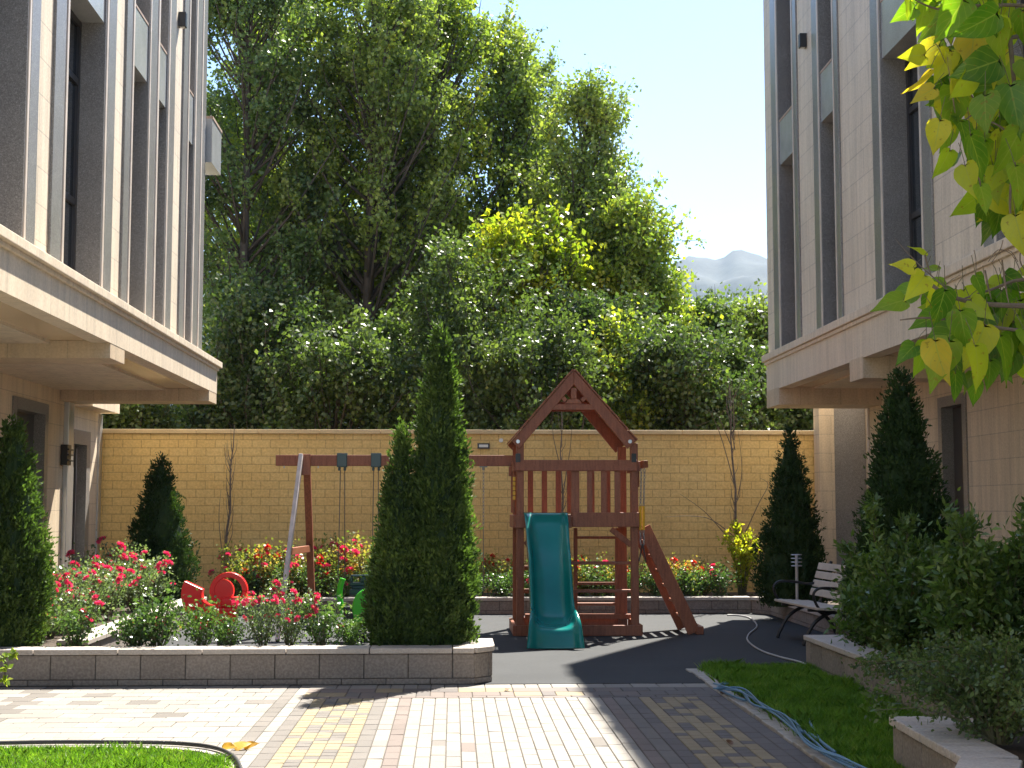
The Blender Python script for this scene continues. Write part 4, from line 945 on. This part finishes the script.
part('deck_beam', lambda b: b.box(xl0-.04, xl0-.001, YF, YK+.09, fz(528), fz(515))); part('deck_beam', lambda b: b.box(xr1+.001, xr1+.04, YF, YK+.09, fz(528), fz(515)))
def deck(b):
    x = xl0+.002; k = (xr1-xl0)/11
    for i in range(11): b.box(x+i*k+.004, x+(i+1)*k-.004, YF+.095, YK-.005, zd-.075, zd-.045)
part('deck', deck)
part('rail', lambda b: b.box(fx(515), fx(637), YF-.05, YF-.002, fz(471), fz(460)))
part('rail', lambda b: b.box(xl1, xr0, YK+.092, YK+.135, fz(471, YK), fz(461, YK)))
part('rail', lambda b: b.box(xl0-.04, xl0-.001, YF+.05, YK+.09, fz(471), fz(461))); part('rail', lambda b: b.box(xr1+.001, xr1+.04, YF+.05, YK+.09, fz(471), fz(461)))
part('post', lambda b: b.box(fx(571), fx(579.5), YF-.001, YF+.04, zd-.04, fz(466)))
for a, b_ in ((587, 592.5), (601, 607), (614.5, 620.5)): part('baluster', lambda b: b.box(fx(a), fx(b_), YF-.03, YF-.006, zd-.005, fz(471)-.001), bevel=.003)
for a, b_ in ((528, 533.5), (542, 547.5), (556, 561.5), (567.5, 573), (590, 595), (606, 611)): part('baluster', lambda b: b.box(fx(a, 490, YK), fx(b_, 490, YK), YK+.06, YK+.09, zd-.005, fz(470, YK)), bevel=.003)
for k in range(5):
    y_ = YF+.2+k*.19; part('baluster', lambda b: b.box(xl0-.03, xl0-.008, y_, y_+.06, zd, fz(471)-.001), bevel=.003)
# roof frame
def rafter(b, s_, Y, th=.045):
    A = atY(573.5, 370, YF); Lf = atY(511.5 if s_ < 0 else 636, 441, YF)
    Li = atY(519 if s_ < 0 else 627, 449, YF); Ai = atY(573.5, 385, YF)
    b.prism([(A.x, A.z), (Lf.x, Lf.z), (Li.x, Li.z), (Ai.x, Ai.z)], 'y', Y, Y+th)
for Y in (YF-.06, YK+.14):
    for s_ in (-1, 1): part('rafter', lambda b: rafter(b, s_, Y))
def collar(b):
    Y = YF-.058
    b.prism([(fx(550.5, 406), fz(410)), (fx(597, 406), fz(410)), (fx(594, 406), fz(404.5)), (fx(554, 406), fz(404.5))], 'y', Y, Y+.035)
    b.prism([(fx(565), fz(404)), (fx(582.5), fz(404)), (fx(579), fz(399.5)), (fx(568.5), fz(399.5))], 'y', Y, Y+.035)
    for (x0, y0, x1, y1, w_) in ((566, 401, 560, 395, .05), (573.8, 399, 573.8, 388, .07), (581.5, 401, 587.5, 395, .05)):
        a, c_ = atY(x0, y0, Y+.02), atY(x1, y1, Y+.02); b.beam(a, c_, w_, .035, up=(0, 1, 0))
    b.prism([(fx(568), fz(385)), (fx(579), fz(385)), (fx(573.5), fz(377))], 'y', Y+.036, Y+.06)
part('gable_sunburst', collar, bevel=.003)
part('tie_beam', lambda b: b.box(fx(552, 408, YK), fx(596, 408, YK), YK+.1, YK+.138, fz(411, YK), fz(401, YK)))
def slabs(b, s_):
    A = atY(573.5, 370, YF); Lf = atY(511.5 if s_ < 0 else 636, 441, YF); n = 7
    nrm = Vector((s_*(A.z-Lf.z), 0, abs(A.x-Lf.x))).normalized()
    for i in range(n):
        a = A.lerp(Lf, i/n+.004); c_ = A.lerp(Lf, (i+1)/n-.004); a = Vector((a.x, 0, a.z))+nrm*.004; c_ = Vector((c_.x, 0, c_.z))+nrm*.004
        b.prism([(a.x, a.z), (c_.x, c_.z), ((c_+nrm*.02).x, (c_+nrm*.02).z), ((a+nrm*.014).x, (a+nrm*.014).z)], 'y', YF-.09, YK+.2)
part('roof_boards', lambda b: slabs(b, -1), bevel=0); part('roof_boards', lambda b: slabs(b, 1), bevel=0)
for px in (518, 630):
    a = atY(px, 441.5, YF-.07); part('bolt', lambda b: b.cyl((a.x, YF-.072, a.z), (a.x, YF-.058, a.z), .024, 14), M['brushed_metal'], bevel=0)
for px in (518, 634):
    a = atY(px, 455, YF-.07); part('bracket', lambda b: b.box(a.x-.03, a.x+.03, YF-.058, YF-.046, a.z-.09, a.z+.02), M['dark_frame'] if False else M['black_metal'], bevel=0)
# side cross beams and ladder
def bar(name, x0, y0, x1, y1, Y, w_=.04, h_=.07, m=None): part(name, lambda b: b.beam(atY(x0, y0, Y), atY(x1, y1, Y), w_, h_), m)
bar('ladder_rail', 575.5, 528, 575.5, 618, YK+.02, .06, .05); bar('ladder_rail', 617, 528, 617, 618, YK+.02, .06, .05)
for y_ in (537.5, 583.5, 604): bar('rung', 577, y_, 616, y_, YK+.02, .09, .035, None)
for y_, Y in ((563, YF+.14), (591, YF+.14), (563, YK+.1), (616.5, YK+.0)): bar('cross_beam', 571 if y_ != 616.5 else 525, y_, 631, y_, Y, .09, .04 if y_ != 616.5 else .07)
for y_, Y in ((568, YK-.02), (591, YK-.02)): bar('cross_beam', 524, y_, 572, y_, Y, .04, .06)
part('brace', lambda b: b.beam(atY(611, 529, YF+.05), atY(631, 545, YF+.05), .035, .07)); part('brace', lambda b: b.beam(atY(545, 529, YF+.05), atY(525, 545, YF+.05), .035, .07))
# climbing ramp on the right
ra, rb_ = atY(643, 527, 18.15), atZ(697, 631, .0)
for Y, dx in ((18.05, 0), (18.75, -.02)):
    def rail_(b):
        t0 = Vector((ra.x+dx, Y, ra.z)); t1 = Vector((fx(694, 625, 18.05)+dx, Y, .02)); b.beam(t0, t1, .045, .16)
    part('ramp_rail', rail_)
def steps(b):
    t0 = Vector((ra.x, 0, ra.z)); t1 = Vector((fx(694, 625, 18.05), 0, .02))
    for k in range(1, 7):
        c_ = t0.lerp(t1, k/7); b.box(c_.x-.05, c_.x+.05, 18.075, 18.725, c_.z-.015, c_.z+.02)
part('ramp_steps', steps)
part('ramp_foot', lambda b: b.box(fx(696, 625, 18.05), fx(703, 625, 18.05), 18.0, 18.8, 0, .10))
# trapeze arm
part('arm', lambda b: b.beam(atY(634, 466.5, YF+.25), atY(646, 464, YF+.0), .07, .09)); part('arm', lambda b: b.box(fx(635), fx(638.5)+.03, YF+.1, YF+.19, fz(487), fz(463)))
# swing beam with A frame
SB0, SB1 = atY(276, 461.5, 18.45), atY(515.5, 459.8, 18.45)
SBz = (SB0.z+SB1.z)/2
part('swing_beam', lambda b: b.box(SB0.x, SB1.x, 18.40, 18.50, SBz-.07, SBz+.07))
part('beam_bracket', lambda b: b.box(fx(509, 470, 18.4), fx(515, 470, 18.4)+.01, 18.36, 18.54, SBz-.2, SBz-.075))
ax = atY(303, 465, 18.4).x
part('frame_leg', lambda b: b.beam((ax-.02, 18.36, SBz+.06), (atY(280, 575, 17.4).x, 17.25, .0), .12, .05, up=(1, 0, 0)), M['sunlit_wood'])  # near leg coloured pale to imitate direct sun on it
part('frame_leg', lambda b: b.beam((ax+.03, 18.54, SBz+.06), (atY(312, 590, 19.5).x, 19.65, .0), .08, .09, up=(1, 0, 0)))
def cb_(b):
    za = 1.05; t_ = (SBz-za)/SBz; b.beam((ax-.02+(atY(280, 575, 17.4).x-ax+.02)*t_, 18.36-1.11*t_, za), (ax+.03+(atY(312, 590, 19.5).x-ax-.03)*t_, 18.54+1.11*t_, za), .05, .09)
part('frame_crossbar', cb_)
part('gusset', lambda b: b.box(ax-.06, ax+.10, 18.37, 18.399, SBz-.19, SBz+.08))
for px in (284, 318): part('bolt', lambda b: b.cyl((atY(px, 466, 18.4).x, 18.42, SBz-.07), (atY(px, 466, 18.4).x, 18.42, SBz-.1), .008), M['brushed_metal'], bevel=0)
for px in (342, 376):
    x_ = atY(px, 458, 18.4).x; part('swing_hanger', lambda b: (b.box(x_-.065, x_+.065, 18.38, 18.52, SBz-.085, SBz+.095), b.box(x_-.05, x_-.02, 18.40, 18.5, SBz-.13, SBz-.086), b.box(x_+.02, x_+.05, 18.40, 18.5, SBz-.13, SBz-.086)), M['dark_teal_plastic'])
for px in (483.5, 452): x_ = atY(px, 466, 18.4).x; part('swing_hanger', lambda b: (b.box(x_-.05, x_+.05, 18.42, 18.48, SBz-.085, SBz-.071), b.cyl((x_, 18.45, SBz-.12), (x_, 18.45, SBz-.085), .018)), M['chain_metal'], bevel=0)
# yellow safety mesh strip on the left post
part('safety_strip', lambda b: [b.box(xl0-.045, xl0-.012, YF+.02, YF+.05, fz(500)+k*.06, fz(500)+k*.06+.05) for k in range(5)], M['yellow_plastic'])
# slide
def slide():
    xc = (fx(524.5, 560, 17.5)+fx(570.5, 560, 17.5))/2
    path = [(17.98, zd+.005), (17.8, zd-.01), (17.6, zd-.16), (17.4, zd-.42), (17.2, zd-.62), (17.05, zd-.80), (16.9, zd-1.0), (16.74, .34), (16.58, .27), (16.42, .245), (16.28, .235), (16.21, .20), (16.18, .10), (16.16, .01)]
    sp = spline([(0, y_, z_) for y_, z_ in path], 4); n = len(sp)
    prof = [(-1.0, -.04), (-1.0, .15), (-.97, .175), (-.88, .175), (-.80, .14), (-.72, .05), (-.5, .008), (0, 0), (.5, .008), (.72, .05), (.80, .14), (.88, .175), (.97, .175), (1.0, .15), (1.0, -.04)]
    V, F = [], []
    for i, p in enumerate(sp):
        t_ = i/(n-1); d = (sp[min(i+1, n-1)]-sp[max(i-1, 0)]).normalized(); up = Vector((0, d.z, -d.y)); up = up if up.z > 0 else -up
        w_ = .285-.028*math.sin(math.pi*min(1, t_/.8))+.045*max(0, (t_-.7)/.3); hs = 1.0 if t_ < .7 else 1-.8*min(1, (t_-.7)/.15)
        if t_ < .3: hs = .03+.97*max(0, (t_-.06)/.24)
        for (u, h_) in prof: V.append(Vector((xc+u*w_, 0, 0))+p+up*(h_*hs))
    k = len(prof)
    F = [(i*k+j, (i+1)*k+j, (i+1)*k+j+1, i*k+j+1) for i in range(n-1) for j in range(k-1)]
    b = MB(); b.add(V, F); o = b.build('slide', M['teal'], PS, smooth=True)
    s_ = o.modifiers.new('solid', 'SOLIDIFY'); s_.thickness = .012; s_.offset = -1
    ss = o.modifiers.new('sub', 'SUBSURF'); ss.levels = 1; ss.render_levels = 1
slide()
# ---- swings and hung toys (things)
def chain(b, a, c_, r=.004, pitch=.045):
    a, c_ = Vector(a), Vector(c_); L = (c_-a).length; n = max(2, int(L/pitch)); d = (c_-a).normalized(); s1 = d.orthogonal().normalized(); s2 = d.cross(s1)
    for i in range(n):
        m = a.lerp(c_, (i+.5)/n); s_ = s1 if i % 2 else s2; h_ = L/n*.62; w_ = .011
        pts = [m+d*h_*math.sin(t_)+s_*w_*math.cos(t_) for t_ in [k*math.pi/4 for k in range(9)]]; b.tube(pts, r, 4, caps=False)
x0, x1 = atY(483.5, 480, 18.45).x, atY(450, 480, 18.45).x
SW = thing('belt_swing', ((x0+x1)/2, 18.45, .5), 'black belt swing on metal chains, half hidden behind the tallest thuja', 'swing')
for xx in (x0, x1):
    b = MB(); chain(b, (xx, 18.45, SBz-.12), (xx+(.0), 18.45, SBz-.85)); b.cyl((xx, 18.45, SBz-.85), (xx, 18.45, .56), .006, 6); b.build('chain', M['chain_metal'], SW)
sb = MB(); pts = spline([(x1-.02, 18.45, .58), (x1+.05, 18.45, .48), ((x0+x1)/2, 18.45, .44), (x0-.05, 18.45, .48), (x0+.02, 18.45, .58)], 5)
for i in range(len(pts)-1): sb.beam(pts[i], pts[i+1], .14, .012, up=(0, 0, 1))
sb.build('seat', M['black_metal'], SW)
xa, xb = atY(342, 470, 18.45).x, atY(376, 470, 18.45).x; xm = atY(362, 580, 18.3).x
GS = thing('glider_swing', (xm, 18.45, .5), 'dark teal plastic swing seat hanging on thin ropes left of the thujas', 'swing')
b = MB()
for (xt, dy, zb_) in ((xa-.02, -.2, .62), (xa+.035, .2, .62), (xb-.03, -.2, .62), (xb+.03, .2, .62)): b.tube([(xt, 18.45, SBz-.12), (xt+.0, 18.45+dy, zb_)], .006, 6)
b.build('rope', M['rope'], GS)
b = MB(); a = atY(350, 577, 18.3); c_ = atY(385, 577, 18.3); z1, z0_ = atY(350, 574.5, 18.3).z, atY(350, 594, 18.3).z; W2 = c_.x-a.x
for (u0, u1, v0, v1) in ((0, 1, 0, .28), (0, 1, .42, .62), (0, .1, .62, .9), (.30, .46, .62, .9), (.66, .76, .62, .9), (.9, 1, .62, .9), (.03, .97, .9, 1.0), (.05, .95, .28, .42)):
    b.box(a.x+W2*u0, a.x+W2*u1, 18.22-.02*(v0 < .3), 18.28, z0_+(z1-z0_)*v0, z0_+(z1-z0_)*v1-.001)
b.box(a.x, c_.x, 18.28, 18.62, z0_-.02, z0_+.03); b.build('seat', M['dark_teal_plastic'], GS, bevel=.012)
# lime spring rider
LR = thing('spring_rider', (atY(356, 620, 17.2).x, 17.2, 0), 'lime green plastic rider toy behind the front roses, left of the thujas', 'toy')
def arch(px0, px1, py0, py1, Y, th, n=14):
    a, c_ = atY(px0, py1, Y), atY(px1, py0, Y); w_ = (c_.x-a.x); h_ = c_.z-a.z; pts = []
    for k in range(n+1):
        t_ = math.pi*(1-k/n); pts.append((a.x+w_/2+w_/2*math.cos(t_), a.z+h_*.45+h_*.55*math.sin(t_)))
    return pts+[(a.x+w_*.92, a.z), (a.x+w_*.12, a.z)]
MB().prism(arch(352, 377, 590, 624, 17.1, .1), 'y', 17.05, 17.12).build('side_panel', M['lime_plastic'], LR, bevel=.015)
MB().prism(arch(352, 377, 590, 624, 17.1, .1), 'y', 17.38, 17.45).build('side_panel', M['lime_plastic'], LR, bevel=.015)
c_ = atY(341, 605, 17.2); MB().tube(spline([(c_.x+.02, 17.2, .75), (c_.x-.02, 17.2, .6), (c_.x+.0, 17.2, .42), (c_.x+.05, 17.2, .3)], 5), .035).build('handle', M['lime_plastic'], LR, smooth=True)
c_ = atY(348, 618, 17.2); MB().box(c_.x-.05, c_.x+.10, 17.13, 17.37, .18, .42).build('seat', M['black_metal'], LR, bevel=.01)
c_ = atY(358, 618, 17.2); s_ = MB(); s_.tube([(c_.x+.1*math.cos(k*.6), 17.25+.1*math.sin(k*.6), .0+k*.0031) for k in range(60)], .012, 6); s_.build('spring', M['black_metal'], LR)
# red toy
RT = thing('rocking_toy', (atY(225, 620, 15.5).x, 15.5, 0), 'bright red plastic ring-backed rocking toy half hidden by the front roses', 'toy')
Yt = 15.5
def ring(cx, cy, rpx, wpx, a0, a1, y0, y1, n=36):
    c = atY(cx, cy, Yt); r1 = rpx*Yt/FP; r0 = r1-wpx*Yt/FP; b = MB(); V = []; F = []
    for k in range(n+1):
        t_ = R(a0+(a1-a0)*k/n)
        for rr_, yy in ((r0, y0), (r1, y0), (r1, y1), (r0, y1)): V.append((c.x+rr_*math.cos(t_), yy, c.z+rr_*math.sin(t_)))
    for k in range(n):
        for j in range(4): F.append((k*4+j, k*4+(j+1) % 4, (k+1)*4+(j+1) % 4, (k+1)*4+j))
    F += [(3, 2, 1, 0), (n*4, n*4+1, n*4+2, n*4+3)]
    return b.add(V, F)
ring(229, 591, 18.5, 5, 0, 360, Yt-.05, Yt+.05).build('ring', M['red_plastic'], RT, bevel=.008)
ring(222, 591, 11.5, 11.4, 0, 360, Yt-.04, Yt+.06).build('disc', M['red_plastic'], RT, bevel=.008)
ring(214, 594, 31, 20, 155, 300, Yt-.07, Yt+.07).build('rocker', M['red_plastic'], RT, bevel=.02)
a = atY(236, 600, Yt); MB().box(a.x-.16, a.x+.18, Yt-.12, Yt+.16, a.z-.06, a.z+.03).build('seat', M['red_plastic'], RT, bevel=.03)
b = MB(); a = atY(222, 618, Yt); b.box(a.x-.14, a.x+.16, Yt-.1, Yt+.1, a.z-.04, a.z+.12); b.build('base', M['red_plastic'], RT, bevel=.03); MB().cyl((a.x, Yt, 0), (a.x, Yt, a.z), .05).build('spring', M['black_metal'], RT)
# trapeze on the right
TZ = thing('trapeze_bar', atY(643, 500, YF), 'yellow gripped trapeze chains with triangle rings hanging on the tower side', 'swing')
for dx in (-1.6, 1.6):
    b = MB(); A_, B_ = atY(643+dx, 469, YF-.02), atY(642+dx, 506, YF-.02); chain(b, A_, B_, .005, .04); chain(b, atY(642+dx, 530, YF-.02), atY(642.3+dx, 545, YF-.02), .005, .04); b.build('chain', M['chain_metal'], TZ)
    MB().cyl(atY(642+dx, 506, YF-.02), atY(642+dx, 530, YF-.02), .016, 8).build('grip', M['yellow_plastic'], TZ)
b = MB(); b.tube([atY(642.5, 544, YF-.02), atY(639, 561, YF-.02), atY(646, 562, YF-.02), atY(642.5, 544, YF-.02)], .009, 6); b.build('ring', M['black_metal'], TZ)

# ================================================================== BENCH
BN = thing('park_bench', (4.11, 17.05, 0), 'park bench with pale wooden slats and black curved iron ends, on the rubber', 'bench')
y0, y1 = 16.2, 17.85
for k in range(4):
    MB().box(3.92+k*.115, 3.92+k*.115+.10, y0, y1, .425-.006*k, .455-.006*k).build('seat_slat', M['bench_slat'], BN, bevel=.008)
for k in range(4):
    x_ = 4.40+k*.035; z_ = .50+k*.105; b = MB(); b.beam((x_, y0, z_+.045), (x_, y1, z_+.045), .028, .09, up=(.3, 0, 1)); b.build('back_slat', M['bench_slat'], BN, bevel=.008)
for Y in (y0+.32, y1-.32):
    b = MB()
    b.tube(spline([(3.86, Y, .0), (3.90, Y, .10), (4.0, Y, .26), (4.15, Y, .36), (4.3, Y, .40)], 5), [.022]*20+[.02], 8)
    b.tube(spline([(4.62, Y, .0), (4.56, Y, .14), (4.45, Y, .28), (4.3, Y, .36), (4.1, Y, .40)], 5), .022, 8)
    b.tube(spline([(3.92, Y, .41), (4.15, Y, .40), (4.36, Y, .40), (4.44, Y, .52), (4.50, Y, .72), (4.56, Y, .93)], 5), .02, 8)
    b.build('leg_frame', M['black_metal'], BN, smooth=True)
for Y in (y0+.05, y1-.05):
    b = MB(); b.tube(spline([(3.98, Y, .42), (3.93, Y, .50), (3.90, Y, .60), (3.97, Y, .67), (4.15, Y, .67), (4.34, Y, .64), (4.47, Y, .66)], 6), .016, 8); b.build('armrest', M['black_metal'], BN, smooth=True)
BN.location = (4.27, 17.05, 0); BN.rotation_euler = (0, 0, R(4))
# small metal garden light behind the bench
q = atY(797, 590, 19.4)
GL = thing('garden_light', (q.x, 19.4, .2), 'slim grey metal post light with ring top standing behind the bench', 'lamp')
MB().cyl((q.x, 19.4, 0.2), (q.x, 19.4, .95), .02).build('pole', M['brushed_metal'], GL)
b = MB()
for zz in (.80, .85, .90, .95): b.tube([(q.x+.07*math.cos(k*math.pi/8), 19.4+.07*math.sin(k*math.pi/8), zz) for k in range(17)], .007, 5, caps=False)
b.build('lamp_rings', M['brushed_metal'], GL)

# ================================================================== HOSES, FALLEN LEAF
def hose(name, label, pts, r, m, z=None):
    sp = spline(pts, 10); o = MB().tube(sp, r, 8).build(name, M[m], smooth=True); return tag(o, label, 'hose')
def gz(x, y, z=.015): return atZ(x, y, z)
hose('garden_hose', 'pale grey hose curving across the rubber towards the lawn', [gz(*p, .012) for p in ((727, 615), (738, 615.3), (750, 618), (757, 626), (749, 634), (748, 641), (760, 650), (780, 657), (800, 662), (812, 668))], .011, 'grey_hose')
hose('garden_hose', 'black hose lying along the kerb of the front left lawn', [p+Vector((0, .05, .035)) for p in LE], .014, 'black_hose')
bh = MB()
base = [(720, 686), (745, 690), (765, 704), (790, 716), (812, 742), (850, 762), (900, 785)]
for k in range(5):
    pts = []
    for i, (x, y) in enumerate(base):
        pts.append(gz(x-5+random.uniform(-7, 7)*(1 if 0 < i else .4), y+random.uniform(-3.5, 3.5), .05+.012*k))
    bh.tube(spline(pts, 10), .0075, 8)
bh.tube(spline([gz(*p, .03) for p in ((745, 690), (730, 682), (718, 686), (722, 691), (745, 700), (752, 694), (740, 684), (724, 684))], 8), .0095, 8)
bh.tube(spline([gz(*p, .05) for p in ((792, 712), (800, 730), (812, 735), (835, 752), (820, 740), (806, 715))], 8), .0095, 8)
tag(bh.build('garden_hose', M['blue_hose'], smooth=True), 'bundled blue hose lying in loops along the lawn edge', 'hose')
a = atZ(234, 751, .0); FLb = MB()
for k, (dx, an, L) in enumerate(((-.08, -70, .13), (.0, 40, .12), (.06, -20, .10))):
    V, F = heart_leaf(a+Vector((dx, .03*k, .02)), Vector((math.cos(R(an)), .3*math.sin(R(an)), .12+.1*k)), Vector((0, -.6, .8)), L); FLb.add(V, F)
tag(FLb.build('fallen_leaf', M['dead_leaf'], smooth=True), 'curled yellow fallen leaf on the paving by the left lawn corner', 'leaf')

for px, py, lab in ((722, 694, 'small brown dry leaf on the dark paving strip beside the hose end'), (728, 743, 'small dry leaf lying on the shaded yellow checker paving'), (508, 690, 'tiny dry leaf on the sunny paving before the slide')):
    b = MB(); V, F = heart_leaf(atZ(px, py, .012), Vector((random.uniform(-1, 1), .4, .1)), Vector((.2, -.5, .8)), .075); b.add(V, F)
    tag(b.build('fallen_leaf', M['dry_leaf'], smooth=True), lab, 'leaf')
